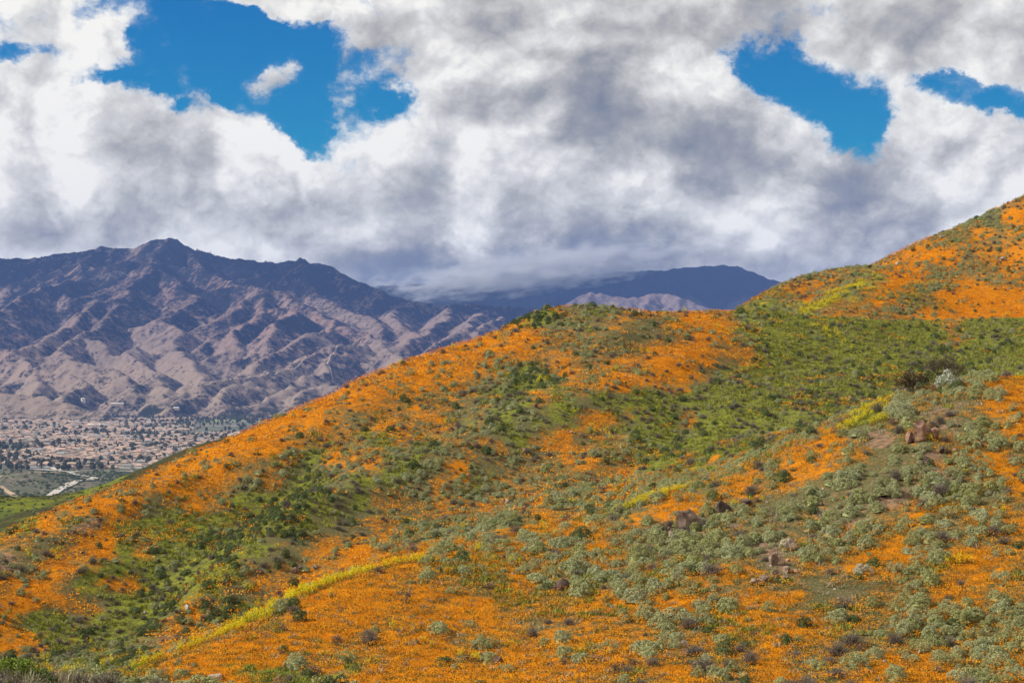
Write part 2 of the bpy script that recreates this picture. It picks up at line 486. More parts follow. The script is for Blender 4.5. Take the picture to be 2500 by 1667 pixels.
CRESTS = [
    # main crest
    [(-300, 190, 10.7), (-120, 150, 10.6), (0, 160, 10.5), (100, 160, 10.5), (120, 163, 10.5), (190, 130, 10.5), (340, 128, 10.5), (470, 103, 10.5), (600, 112, 10.4),
     (660, 105, 10.35), (720, 68, 10.3), (770, 52, 10.3), (810, 55, 10.3), (850, 72, 10.3), (900, 105, 10.35), (960, 138, 10.4),
     (1010, 148, 10.4), (1060, 142, 10.4), (1110, 155, 10.4), (1160, 175, 10.4), (1240, 177, 10.4), (1300, 178, 10.35),
     (1330, 160, 10.3), (1370, 150, 10.3), (1400, 157, 10.3), (1440, 177, 10.3), (1500, 190, 10.3), (1560, 220, 10.2),
     (1620, 252, 10.15), (1700, 290, 10.1), (1780, 330, 10.0), (1850, 358, 9.95), (1890, 370, 9.9), (1950, 357, 9.9),
     (2000, 367, 9.9), (2040, 373, 9.9), (2090, 360, 9.9), (2170, 367, 9.9), (2300, 372, 9.9), (2500, 400, 9.9)],
    [(790, 55, 10.3), (740, 120, 10.05), (700, 195, 9.75), (640, 260, 9.3), (560, 347, 8.9), (440, 350, 8.7), (330, 450, 8.3), (200, 540, 7.8), (110, 575, 7.5)],
    [(560, 347, 8.9), (480, 460, 8.3), (380, 512, 8.0), (270, 580, 7.6)],
    [(470, 103, 10.5), (400, 180, 10.1), (380, 250, 9.7), (270, 262, 9.5), (160, 295, 9.3), (60, 345, 9.0), (0, 385, 8.8), (-120, 440, 8.5)],
    [(720, 200, 9.75), (800, 240, 9.55), (850, 290, 9.3), (940, 350, 8.95), (860, 395, 8.7), (760, 430, 8.5)],
    [(740, 430, 8.55), (830, 482, 8.3), (800, 550, 8.0)],
    [(900, 105, 10.35), (960, 210, 9.9), (1060, 252, 9.6), (1150, 285, 9.35), (1220, 300, 9.15), (1120, 380, 8.75), (1030, 432, 8.5)],
    [(1220, 300, 9.15), (1230, 380, 8.75), (1130, 460, 8.3), (1100, 522, 8.1)],
    [(1230, 380, 8.75), (1350, 392, 8.55), (1290, 470, 8.2), (1240, 560, 7.9)],
    [(1220, 300, 9.15), (1330, 320, 9.1), (1450, 390, 8.8), (1560, 470, 8.4), (1650, 480, 8.4)],
    [(1370, 150, 10.3), (1400, 240, 9.9), (1480, 330, 9.5), (1600, 400, 9.1), (1700, 430, 8.9), (1800, 480, 8.6)],
    [(1410, 507, 8.0), (1320, 570, 7.7), (1190, 640, 7.4)],
    [(1540, 480, 8.3), (1410, 507, 8.0)],
    [(1700, 560, 7.95), (1550, 552, 7.8), (1440, 592, 7.6), (1350, 652, 7.3), (1220, 685, 7.1), (1110, 705, 7.0), (930, 733, 6.8)],
    [(1550, 552, 7.8), (1500, 632, 7.45), (1530, 682, 7.25), (1400, 690, 7.2)],
    [(1600, 502, 8.3), (1700, 492, 8.35), (1790, 570, 7.95), (1870, 632, 7.6), (1990, 680, 7.3)],
    [(-60, 590, 7.7), (0, 580, 7.6), (100, 592, 7.5), (200, 660, 7.2), (130, 760, 6.8)],
    [(200, 660, 7.2), (380, 722, 6.9), (300, 800, 6.6)],
    [(270, 580, 7.6), (420, 640, 7.3), (560, 690, 7.05)],
    [(690, 702, 7.0), (600, 752, 6.8)], [(690, 702, 7.0), (770, 770, 6.7)],
    [(940, 770, 6.8), (870, 737, 6.9), (790, 795, 6.65)],
    [(960, 785, 6.7), (900, 782, 6.65), (785, 838, 6.45)],
    [(1180, 720, 6.95), (1100, 745, 6.8), (1010, 800, 6.6)],
    [(1350, 742, 6.8), (1250, 800, 6.6), (1050, 842, 6.45)],
    [(1700, 745, 6.8), (1540, 752, 6.7), (1420, 742, 6.75), (1330, 800, 6.55), (1270, 850, 6.4)],
    [(-150, 760, 6.35), (0, 767, 6.3), (150, 772, 6.2), (300, 822, 6.1), (480, 866, 6.0)],
    [(800, 560, 8.0), (870, 620, 7.6), (930, 700, 7.2)],
    [(640, 560, 8.0), (600, 620, 7.6), (700, 680, 7.2)],
    [(1890, 370, 9.9), (1790, 412, 9.3), (1850, 470, 8.7), (1930, 522, 8.3)],
    [(2090, 362, 9.9), (2040, 432, 8.9), (1930, 512, 8.3), (1820, 560, 8.0)],
    [(2200, 400, 9.2), (2130, 482, 8.4), (2050, 522, 8.0), (1960, 572, 7.7)],
    [(2330, 420, 9.0), (2250, 450, 8.7), (2180, 500, 8.3)],
]


def resample(P, step):
    P = np.array(P, float)
    seg = np.linalg.norm(np.diff(P[:, :2], axis=0), axis=1)
    s = np.concatenate([[0], np.cumsum(seg)])
    n = max(2, int(s[-1] / step) + 1)
    t = np.linspace(0, s[-1], n)
    return np.stack([np.interp(t, s, P[:, k]) for k in range(3)], -1)


def branch(P, rng, floor, spacing, steep, gain, level, out):
    """spurs off both flanks of a ridge line, descending more gently than the flanks themselves"""
    R = resample(P, spacing * rng.uniform(0.7, 1.3))
    R = R[rng.random(len(R)) > 0.28]
    side = 1
    for i in range(len(R)):
        j0, j1 = max(0, i - 1), min(len(R) - 1, i + 1)
        d = R[j1, :2] - R[j0, :2]
        L = np.hypot(*d)
        if L < 1e-3:
            continue
        d /= L
        h = R[i, 2] - floor
        if h < 25:
            continue
        for side in (-1, 1):
            if rng.random() < 0.12:
                continue
            nrm = np.array([-d[1], d[0]]) * side
            down = -np.sign(R[j1, 2] - R[j0, 2]) if abs(R[j1, 2] - R[j0, 2]) > 2 else 0
            a = rng.uniform(-0.2, 1.2)
            dr = nrm + d * down * a + rng.normal(0, 0.3, 2)
            dr /= np.hypot(*dr)
            length = min(h / steep * 0.8, gain * rng.uniform(0.3, 1.7))
            n = 6
            pts = [np.array([R[i, 0], R[i, 1], R[i, 2] - rng.uniform(4, 26)])]
            cur = pts[0].copy(); dd = dr.copy()
            for k in range(n):
                dd = dd + rng.normal(0, 0.14, 2); dd /= np.hypot(*dd)
                st = length / n
                cur = cur + np.array([dd[0] * st, dd[1] * st, -st * steep * rng.uniform(0.35, 1.35)])
                pts.append(cur.copy())
            out.append(np.array(pts))
            if level > 0:
                branch(pts, rng, floor, spacing * 0.55, steep * 1.10, gain * 0.42, level - 1, out)


def ridge_field(X, Y, lines, slope, floor, reach=900.0):
    """upper envelope of the flanks falling from every ridge line"""
    H = np.full(X.shape, floor - 400.0)
    x0, y0 = X[0, 0], Y[0, 0]
    dx = X[0, 1] - X[0, 0]; dy = Y[1, 0] - Y[0, 0]
    ny, nx = X.shape
    for P in lines:
        for k in range(len(P) - 1):
            a, b = P[k], P[k + 1]
            rr = min(reach, (max(a[2], b[2]) - floor) / slope + 30)
            i0 = int((min(a[0], b[0]) - rr - x0) / dx); i1 = int((max(a[0], b[0]) + rr - x0) / dx) + 2
            j0 = int((min(a[1], b[1]) - rr - y0) / dy); j1 = int((max(a[1], b[1]) + rr - y0) / dy) + 2
            i0 = max(i0, 0); j0 = max(j0, 0); i1 = min(i1, nx); j1 = min(j1, ny)
            if i0 >= i1 or j0 >= j1:
                continue
            xs = X[j0:j1, i0:i1]; ys = Y[j0:j1, i0:i1]
            e = b[:2] - a[:2]
            L2 = e @ e + 1e-9
            t = np.clip(((xs - a[0]) * e[0] + (ys - a[1]) * e[1]) / L2, 0, 1)
            dist = np.hypot(xs - a[0] - t * e[0], ys - a[1] - t * e[1])
            h = a[2] + t * (b[2] - a[2]) - slope * (np.sqrt(dist * dist + 30.0) - 5.5)
            sub = H[j0:j1, i0:i1]
            np.maximum(sub, h, out=sub)
    return H


def build_range(name, crests, x0, x1, y0, y1, step, slope, spacing, gain, seed, mat, floor=FLOOR, level=1, wamp=1.0):
    rng = np.random.default_rng(seed)
    base = [np.array([mz(*q) for q in c]) for c in crests]
    lines = [resample(b, 120.0) for b in base]
    for i, b in enumerate(base):
        branch(b, rng, floor, spacing * (1.0 if i else 1.15), 0.43, gain, level, lines)
    X, Y = np.meshgrid(np.arange(x0, x1 + 1, step), np.arange(y0, y1 + 1, step))
    H = None
    # wandering of the spur lines
    wx = wamp * (60 * fbm(X, Y, 330, 3, seed + 1) + 16 * fbm(X, Y, 90, 2, seed + 2))
    wy = wamp * (60 * fbm(X, Y, 330, 3, seed + 3) + 16 * fbm(X, Y, 90, 2, seed + 4))
    wx = wx + wamp * 7 * fbm(X, Y, 34, 2, seed + 11); wy = wy + wamp * 7 * fbm(X, Y, 34, 2, seed + 12)
    H0 = ridge_field(X, Y, lines, slope, floor)
    # sample the field at warped places
    fi = np.clip((X + wx - x0) / step, 0, X.shape[1] - 1.001); fj = np.clip((Y + wy - y0) / step, 0, X.shape[0] - 1.001)
    i = fi.astype(int); j = fj.astype(int); a = fi - i; b = fj - j
    H = (H0[j, i] * (1 - a) + H0[j, i + 1] * a) * (1 - b) + (H0[j + 1, i] * (1 - a) + H0[j + 1, i + 1] * a) * b
    rel = np.clip((H - floor) / 60, 0, 1)
    H = H + rel * (8 * fbm(X, Y, 130, 4, seed + 5, 0.6) + 9 * fbm(X + 0.4 * Y, Y * 0.5, 75, 3, seed + 6, 0.6, ridged=True) + 4.5 * fbm(X - 0.3 * Y, Y * 0.6, 38, 2, seed + 7, 0.6, ridged=True))
    # foot of the flanks runs out into the valley floor
    H = floor - 3 + np.logaddexp((H - floor + 3) / 9.0, 0) * 9.0
    H = np.where(H < floor - 2.2, floor - 6, H)
    return X, Y, H


# ------------------------------------------------------------------ far materials
def mountain_material(name, pale, dark, green, veg_bias, alt0, alt1):
    m, t, b = new_mat(name)
    geo = t.node('ShaderNodeNewGeometry')
    P = geo.outputs['Position']
    N = geo.outputs['Normal']
    nx, ny, nz = t.sep(N)
    _, _, z = t.sep(P)
    big = t.noise(P, 0.0016, 5, 0.6)
    med = t.noise(P, 0.008, 6, 0.65)
    fine = t.noise(P, 0.045, 6, 0.75)
    stretch = t.vec('MULTIPLY', P, (1.0, 1.0, 0.12))
    rill = t.noise(stretch, 0.03, 4, 0.6)
    # darker upward: chaparral thickens, and cloud shade is put into the colour
    alt = t.rng(z, alt0, alt1, 0.0, 1.0)
    veg = t.math('ADD', t.math('MULTIPLY', alt, 0.55), veg_bias)
    veg = t.math('ADD', veg, t.math('MULTIPLY', t.math('SUBTRACT', big, 0.5), 0.9))
    veg = t.math('ADD', veg, t.math('MULTIPLY', t.math('SUBTRACT', med, 0.5), 1.6))
    veg = t.math('ADD', veg, t.math('MULTIPLY', t.math('SUBTRACT', fine, 0.5), 2.1))
    # chaparral denser on northerly slopes; the dark tone also paints in their shade
    north_shade = t.vec('DOT_PRODUCT', N, (0.78, -0.62, 0.0))
    veg = t.math('ADD', veg, t.math('MULTIPLY', north_shade, 0.42))
    veg = t.math('ADD', veg, t.rng(z, -150.0, -70.0, 0.16, 0.0))     # and the foot of the slopes
    veg = t.rng(veg, 0.30, 0.72)
    soil = t.mix(t.rng(rill, 0.35, 0.65), pale, tuple(c * 0.66 for c in pale))
    soil = t.mix(t.rng(big, 0.4, 0.65), soil, (pale[0] * 1.0, pale[1] * 0.88, pale[2] * 0.86))
    soil = t.mix(t.rng(z, -120.0, 200.0, 1.0, 0.0), soil, (pale[0] * 1.12, pale[1] * 1.14, pale[2] * 1.02))
    low = t.rng(z, -150.0, 40.0, 1.0, 0.0)
    scrub = t.mix(t.math('MULTIPLY', low, t.rng(med, 0.4, 0.6)), dark, green)
    # single bushes dotted over the open slopes
    vo = t.node('ShaderNodeTexVoronoi'); vo.inputs['Scale'].default_value = 0.055
    t.l.new(P, vo.inputs['Vector'])
    dots = t.math('MULTIPLY', t.rng(vo.outputs['Distance'], 0.42, 0.22), t.rng(t.noise(P, 0.006, 4, 0.6), 0.42, 0.58))
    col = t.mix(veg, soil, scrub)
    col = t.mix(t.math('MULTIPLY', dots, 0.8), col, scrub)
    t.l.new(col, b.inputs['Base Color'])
    bump = t.node('ShaderNodeBump')
    bump.inputs['Strength'].default_value = 0.9
    bump.inputs['Distance'].default_value = 16.0
    hgt = t.math('ADD', t.noise(P, 0.03, 8, 0.68), t.math('MULTIPLY', veg, 0.25))
    t.l.new(hgt, bump.inputs['Height'])
    t.l.new(bump.outputs[0], b.inputs['Normal'])
    b.inputs['Roughness'].default_value = 1.0
    b.inputs['Specular IOR Level'].default_value = 0.0
    return m


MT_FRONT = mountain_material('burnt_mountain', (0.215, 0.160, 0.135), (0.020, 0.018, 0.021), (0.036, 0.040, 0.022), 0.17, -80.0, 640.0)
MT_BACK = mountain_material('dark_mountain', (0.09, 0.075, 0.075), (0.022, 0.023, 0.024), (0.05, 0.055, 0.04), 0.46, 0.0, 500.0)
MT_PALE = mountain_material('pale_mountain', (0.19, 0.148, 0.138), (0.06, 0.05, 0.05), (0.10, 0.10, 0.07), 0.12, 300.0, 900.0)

RANGE_X = (-3600.0, 1500.0)
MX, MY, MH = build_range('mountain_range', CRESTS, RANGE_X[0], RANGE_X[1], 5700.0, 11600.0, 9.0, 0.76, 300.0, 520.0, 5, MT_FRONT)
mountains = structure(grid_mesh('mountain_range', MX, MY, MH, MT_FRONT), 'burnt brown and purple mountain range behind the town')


def uv_crest(c):
    return [(u * 1.8816, (v - 550) * 1.8816, d) for u, v, d in c]


BACK = [uv_crest(c) for c in (
    [(900, 700, 13.6), (1100, 690, 13.4), (1250, 668, 13.3), (1374, 672, 13.2), (1471, 668, 13.1), (1552, 662, 13.0), (1667, 655, 13.0), (1724, 650, 13.0),
     (1758, 646, 13.0), (1793, 653, 13.0), (1827, 665, 13.0), (1856, 680, 13.0), (1888, 701, 13.0), (1913, 697, 13.0), (1990, 690, 13.0), (2150, 700, 13.0)],
    [(1374, 711, 12.7), (1330, 740, 12.3), (1290, 770, 12.0)], [(1667, 677, 12.7), (1700, 720, 12.2), (1720, 760, 11.8)],
    [(1793, 654, 13.0), (1800, 700, 12.4), (1830, 745, 12.0)], [(1471, 703, 12.7), (1520, 730, 12.3)])]
PALE = [uv_crest(c) for c in (
    [(1320, 785, 10.9), (1388, 748, 11.0), (1454, 714, 11.2), (1506, 725, 11.1), (1563, 728, 11.1), (1603, 717, 11.2), (1655, 725, 11.1), (1724, 748, 11.0), (1790, 770, 10.9)],
    [(1454, 714, 11.2), (1430, 760, 10.8), (1400, 800, 10.5)], [(1603, 717, 11.2), (1570, 760, 10.8), (1540, 800, 10.5)], [(1655, 725, 11.1), (1680, 770, 10.7)],
    [(1170, 790, 10.9), (1210, 765, 11.0), (1260, 775, 11.0), (1330, 800, 10.8)], [(1888, 730, 11.6), (1930, 702, 11.7), (2020, 720, 11.6)])]
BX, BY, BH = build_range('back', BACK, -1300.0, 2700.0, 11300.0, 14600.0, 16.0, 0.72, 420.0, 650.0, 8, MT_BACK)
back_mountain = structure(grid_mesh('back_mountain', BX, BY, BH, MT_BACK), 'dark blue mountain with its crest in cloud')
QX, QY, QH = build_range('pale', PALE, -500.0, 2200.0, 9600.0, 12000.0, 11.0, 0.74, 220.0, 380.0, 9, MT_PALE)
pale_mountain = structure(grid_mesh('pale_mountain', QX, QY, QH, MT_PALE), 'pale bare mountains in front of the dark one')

# ------------------------------------------------------------------ valley floor
m, t, b = new_mat('valley_soil')
P = t.node('ShaderNodeNewGeometry').outputs['Position']
n1 = t.noise(P, 0.004, 5, 0.6)
n2 = t.noise(P, 0.03, 5, 0.6)
c = t.mix(t.rng(n1, 0.4, 0.6), (0.17, 0.15, 0.11), (0.085, 0.095, 0.05))
c = t.mix(t.rng(n2, 0.45, 0.62), c, (0.055, 0.06, 0.04))
t.l.new(c, b.inputs['Base Color'])
MAT_VALLEY = m
_vx, _vy = np.meshgrid(np.linspace(-16000, 16000, 61), np.linspace(-4000, 30000, 61))
valley = structure(grid_mesh('valley_floor', _vx, _vy, np.full(_vx.shape, FLOOR), MAT_VALLEY), 'flat valley floor under the town')

# ------------------------------------------------------------------ second, lower ridge on the left
E_PTS = [(0, 1215, 560), (69, 1214, 560), (138, 1207, 565), (207, 1197, 570), (257, 1182, 575), (290, 1166, 580), (332, 1143, 588), (387, 1119, 600),
         (442, 1106, 612), (498, 1101, 620), (600, 1085, 640), (0, 1340, 440), (100, 1292, 455), (200, 1252, 475), (300, 1215, 495), (400, 1178, 520), (500, 1145, 545),
         (250, 1192, 556), (222, 1216, 530), (160, 1258, 498), (300, 1193, 548), (350, 1165, 562), (420, 1138, 580), (-150, 1225, 555), (-150, 1400, 420)]
_ep = [px(*p) for p in E_PTS]
for u, v, y in [(-150, 1225, 555), (0, 1215, 560), (138, 1207, 565), (257, 1182, 575), (387, 1119, 600), (498, 1101, 620), (600, 1085, 640)]:
    x0, y0, z0 = px(u, v, y)
    _ep.append((x0 - 10, y0 + 40, z0 - 14))
    _ep.append((x0 - 30, y0 + 160, z0 - 75))
e_tps = TPS(_ep, reg=1e-5)
EX, EY = np.meshgrid(np.arange(-240, 20, 1.6), np.arange(380, 800, 1.6))
EZ = e_tps(EX, EY) + 1.0 * fbm(EX, EY, 30, 4, 21) + 0.3 * fbm(EX, EY, 6, 2, 22)
EZ -= np.clip((EY - 690) / 100, 0, 1) * 60

# ------------------------------------------------------------------ what grows where on the near hills (50-pixel cells, v 450..1700)
COVER_ROWS = [
 (475,  2475, "s"),
 (525,  2425, "wO"),
 (575,  2275, "mwosm"),
 (625,  2175, "moOOsmo"),
 (675,  1975, "smsyqOwsmsm"),
 (725,  1875, "wmosyqqwsOOOo"),
 (775,  1225, "mkkmssmssOOodgwyqmssmOOOoO"),
 (825,  1075, "ooOoOmmsssssmOmdgggggggggogdgdg"),
 (875,   925, "oOOOOooommmmsmOOomoggdgdggdddgdg"),
 (925,   825, "ooOoOoommkkomoOOOOmddggddgggdksmsO"),
 (975,   775, "OoOommmmsddqdsdddd gdgdddddddwsssmO".replace(" ", "")),
 (1025,  675, "oOomsmooowmdwwdoomddoggdddddddyysrssoO"),
 (1075,  525, "OOOommssgowmsmsdoosmsdddgdddssmosrsssss"),
 (1125,  475, "oOomsmgomowdsosSSsmosmggogodwmoosmSsrmOOs"),
 (1175,  375, "oOomsmokksdwdsomwmsssssommdoOosoosSSSsrSsOOs"),
 (1225,  225, "oOosmomgkkkkwdmssmsosmomsodmOmssssSSSSSrSSSssss"),
 (1275,   25, "ggOsrogggggkkkkwssmwsssssmsoosw omsrsSSSSSrsmoSSsmso".replace(" ", "")),
 (1325,   25, "osssoOgodgkkgssomoomsswmOmoomomSSSSSmSrsssmosSqqsm"),
 (1375,   25, "rsoOmddddddkssmooOOOmmommmmsmomsSSSmssrssmmOssqqqms"),
 (1425,   25, "oOomgooddddsmmoqOOoommsssossssssmmomossSSssmsmqsssm"),
 (1475,   25, "OOoomddkdomkkmOOOOomomoOsssmooomOOssOOOsSssssmsosm"),
 (1525,   25, "oggmdddkommkosOOOomoOOOOmmsmsmmmmsssmoOmosssSSssss"),
 (1575,   25, "OOddddkorrOOOOOmmmmOOmmmOOOOmOommdmssomssssssSSSsss"),
 (1625,   25, "dddrgksooOoogggmmdOOOOOOOOOmmsdmOOmssoossmOsOOOsso"),
 (1675,   25, "ddddgksooOooggggmdOOOOOOOOOmmsdmOOmssoossmOsOOOsso"),
]
#            poppy mustard grass  soil  sage  dark  dry
CLASSES = {
    'O': (0.96, 0.02, 0.20, 0.05, 0.085, 0.005, 0.035),
    'o': (0.76, 0.03, 0.24, 0.14, 0.25, 0.010, 0.06),
    'm': (0.58, 0.03, 0.24, 0.20, 0.46, 0.025, 0.11),
    's': (0.38, 0.02, 0.20, 0.30, 0.74, 0.040, 0.14),
    'S': (0.18, 0.01, 0.12, 0.42, 0.98, 0.040, 0.10),
    'w': (0.20, 0.20, 0.40, 0.20, 0.48, 0.010, 0.12),
    'y': (0.20, 0.62, 0.40, 0.05, 0.06, 0.005, 0.03),
    'q': (0.80, 0.36, 0.25, 0.10, 0.12, 0.005, 0.05),
    'g': (0.06, 0.01, 0.95, 0.05, 0.06, 0.050, 0.10),
    'd': (0.08, 0.01, 0.66, 0.14, 0.08, 0.110, 0.36),
    'k': (0.05, 0.01, 0.60, 0.20, 0.10, 0.480, 0.22),
    'r': (0.14, 0.01, 0.12, 0.90, 0.34, 0.030, 0.16),
}
NCH = 7
_cm = np.full((len(COVER_ROWS), 51, NCH), np.nan)
for i, (v, u0, row) in enumerate(COVER_ROWS):
    j0 = int((u0 - 25) // 50)
    for k, ch in enumerate(row):
        if j0 + k <= 50:
            _cm[i, j0 + k] = CLASSES[ch]
    first = _cm[i, j0].copy()
    _cm[i, :j0] = first
    last = _cm[i, min(50, j0 + len(row) - 1)].copy()
    _cm[i, min(50, j0 + len(row)):] = last


def cover_at(x, y, z):
    u, v = project(x, np.maximum(y, 5.0), z)
    u0, y = u, np.asarray(y)
    ra = np.interp(u, [q[0] for q in RIDGE_A[::-1]], [q[1] for q in RIDGE_A[::-1]])
    # ragged borders between stands
    k = np.clip(130.0 / np.maximum(y, 40), 0.5, 1.4)
    u = u + 80 * k * fbm(x, y, 5.0, 4, 31, 0.65)
    v = v + 50 * k * fbm(x, y, 5.0, 4, 37, 0.65)
    # each hill keeps its own cover right up to the crest that hides the next
    v = np.where((y > 120) & (y < 296) & (u0 > 320), np.minimum(v, ra - 42), v)
    v = np.where(y <= 120, np.maximum(v, ra + 22), v)
    v = np.where(y >= 296, np.minimum(v, 770), v)
    v = np.where((y > 240) & (y < 296) & (u0 > 1820), np.maximum(v, 826), v)
    fu = np.clip((u - 25) / 50, 0, 49.999); fv = np.clip((v - 475) / 50, 0, len(COVER_ROWS) - 1.001)
    i = fv.astype(int); j = fu.astype(int)
    a = (fu - j)[..., None]; b = (fv - i)[..., None]
    sm = lambda q: q * q * (3 - 2 * q)
    a = sm(a); b = sm(b)
    return (_cm[i, j] * (1 - a) + _cm[i, j + 1] * a) * (1 - b) + (_cm[i + 1, j] * (1 - a) + _cm[i + 1, j + 1] * a) * b


# the mustard follows two stretches of the near crest and the spur of the far hill
MUSTARD_LINES = [[(352, 1630, 80), (478, 1579, 83.3), (585, 1529, 86.2), (691, 1481, 88.4), (797, 1433, 91.3), (880, 1405, 92.8)],
                 [(1500, 1250, 102.3), (1622, 1208, 103.3), (1715, 1183, 104.2)],
                 [(2068, 1026, 108), (2125, 1005, 109)],
                 [(1955, 772, 305), (2011, 744, 312), (2068, 709, 321), (2100, 690, 328)]]


def line_boost(x, y):
    out = np.zeros(np.shape(x))
    for k, L in enumerate(MUSTARD_LINES):
        P = np.array([px(*q) for q in L])[:, :2]
        wd = (0.40, 0.42, 0.8, 1.6)[k]
        for a, b in zip(P[:-1], P[1:]):
            e = b - a
            t = np.clip(((x - a[0]) * e[0] + (y - a[1]) * e[1]) / (e @ e), 0, 1)
            d = np.hypot(x - a[0] - t * e[0], (y - a[1] - t * e[1]))
            out = np.maximum(out, np.clip(1.30 - d / wd, 0, 1))
            out = np.maximum(out, 0.55 * np.clip(1.15 - d / (wd * 3.0), 0, 1))
    return np.clip(out * (1.0 + 0.55 * fbm(x, y, 3.0, 3, 44)), 0, 1)


_cov = cover_at(GX, GY, GZ)
_lb = line_boost(GX, GY)
_cov[..., 1] = np.maximum(_cov[..., 1], _lb)
_cov[..., 0] *= 1 - 0.8 * _lb
_cov[..., 0] *= np.where(GY > 296, 1.15, np.where(GY < 125, 1.18, 1.0))
COVER = [np.ascontiguousarray(_cov[..., k]) for k in range(NCH)]


def cover(x, y, k):
    return _bil(COVER[k], x, y)


m, t, b = new_mat('hill_ground')
at = t.node('ShaderNodeVertexColor'); at.layer_name = 'cover'
sep = t.node('ShaderNodeSeparateColor')
t.l.new(at.outputs['Color'], sep.inputs[0])
pop, mus, gra = sep.outputs[0], sep.outputs[1], sep.outputs[2]
soilw = at.outputs['Alpha']
P = t.node('ShaderNodeNewGeometry').outputs['Position']
f1 = t.noise(P, 0.55, 4, 0.6)
f2 = t.noise(P, 2.6, 5, 0.7)
f3 = t.noise(P, 9.0, 4, 0.7)
f4 = t.noise(P, 0.12, 3, 0.5)
f5 = t.noise(P, 0.28, 4, 0.6)
soil = t.mix(t.rng(f2, 0.35, 0.65), (0.125, 0.080, 0.05), (0.25, 0.165, 0.11))
grass = t.mix(t.rng(f1, 0.35, 0.62), (0.130, 0.145, 0.024), (0.215, 0.230, 0.028))
grass = t.mix(t.rng(f2, 0.42, 0.62), grass, (0.100, 0.098, 0.036))
grass = t.mix(t.rng(t.noise(P, 5.0, 4, 0.75), 0.50, 0.66), grass, (0.055, 0.062, 0.018))
dryg = t.mix(t.rng(f3, 0.4, 0.6), (0.088, 0.082, 0.034), (0.150, 0.130, 0.062))
base = t.mix(t.rng(t.math('ADD', gra, t.math('MULTIPLY', t.math('SUBTRACT', f1, 0.5), 1.2)), 0.30, 0.62), dryg, grass)
base = t.mix(t.rng(t.math('ADD', soilw, t.math('MULTIPLY', t.math('SUBTRACT', f2, 0.5), 1.3)), 0.42, 0.72), base, soil)
pf = t.math('ADD', pop, t.math('MULTIPLY', t.math('SUBTRACT', f1, 0.5), 0.9))
pf = t.math('ADD', pf, t.math('MULTIPLY', t.math('SUBTRACT', f3, 0.5), 1.6))
pf = t.math('ADD', pf, t.math('MULTIPLY', t.math('SUBTRACT', f2, 0.5), 1.3))
pf = t.math('ADD', pf, t.math('MULTIPLY', t.math('SUBTRACT', f5, 0.5), 1.1))
orange = t.mix(t.rng(f2, 0.3, 0.7), (0.43, 0.122, 0.002), (0.57, 0.198, 0.002))
base = t.mix(t.math('MULTIPLY', t.rng(pf, 0.42, 0.86), 0.85), base, orange)
mf = t.math('ADD', mus, t.math('MULTIPLY', t.math('SUBTRACT', f3, 0.5), 1.2))
base = t.mix(t.math('MULTIPLY', t.rng(mf, 0.40, 0.85), 0.8), base, (0.36, 0.30, 0.010))
t.l.new(base, b.inputs['Base Color'])
bump = t.node('ShaderNodeBump')
bump.inputs['Strength'].default_value = 0.8
bump.inputs['Distance'].default_value = 0.14
t.l.new(t.math('ADD', f3, t.math('MULTIPLY', f2, 0.8)), bump.inputs['Height'])
t.l.new(bump.outputs[0], b.inputs['Normal'])
b.inputs['Roughness'].default_value = 1.0
b.inputs['Specular IOR Level'].default_value = 0.0
MAT_HILL = m
hill = structure(grid_mesh('poppy_hillside', GX, GY, GZ, MAT_HILL, attrs={'cover': _cov[..., :4]}), 'rolling hillside covered in orange poppies and grass')

m, t, b = new_mat('lower_ridge_grass')
P = t.node('ShaderNodeNewGeometry').outputs['Position']
st = t.node('ShaderNodeMapping'); st.inputs['Rotation'].default_value = (0, 0, math.radians(34)); st.inputs['Scale'].default_value = (0.25, 1.0, 1.0)
t.l.new(P, st.inputs[0])
e1 = t.noise(st.outputs[0], 0.11, 5, 0.6)
e2 = t.noise(P, 0.5, 4, 0.65)
e3 = t.noise(P, 0.03, 3, 0.6)
c = t.mix(t.rng(e1, 0.4, 0.58), (0.070, 0.090, 0.022), (0.135, 0.145, 0.018))
c = t.mix(t.rng(e2, 0.5, 0.68), c, (0.055, 0.07, 0.03))
shade_at = t.node('ShaderNodeAttribute'); shade_at.attribute_name = 'scrub'  # scrub tone also paints the shade of the flank turned from the sun
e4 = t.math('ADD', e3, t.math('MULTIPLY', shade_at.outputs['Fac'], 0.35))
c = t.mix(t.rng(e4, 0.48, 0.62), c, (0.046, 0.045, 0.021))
at = t.node('ShaderNodeAttribute'); at.attribute_name = 'poppy'
c = t.mix(t.rng(t.math('ADD', at.outputs['Fac'], t.math('MULTIPLY', t.math('SUBTRACT', e2, 0.5), 1.2)), 0.5, 0.8), c, (0.22, 0.075, 0.012))
t.l.new(c, b.inputs['Base Color'])
b.inputs['Roughness'].default_value = 1.0
b.inputs['Specular IOR Level'].default_value = 0.0
_eu, _ev = project(EX, EY, EZ)
_epop = np.clip((_eu - 380) / 120, 0, 0.42) + 0.7 * np.exp(-((_eu - 190) / 60) ** 2 - ((_ev - 1262) / 14) ** 2)
_escr_shade = np.clip(((_eu - 255) * 0.62 + (_ev - 1190)) / 22.0, 0, 1) * (_ev < 1215 + (_eu - 250) * -0.4 + 60)  # right flank mask: scrub, with the flank's shade put into the colour
lower_ridge = structure(grid_mesh('lower_ridge', EX, EY, EZ, m, attrs={'poppy': _epop, 'scrub': _escr_shade}), 'lower green ridge below the poppy hillside')

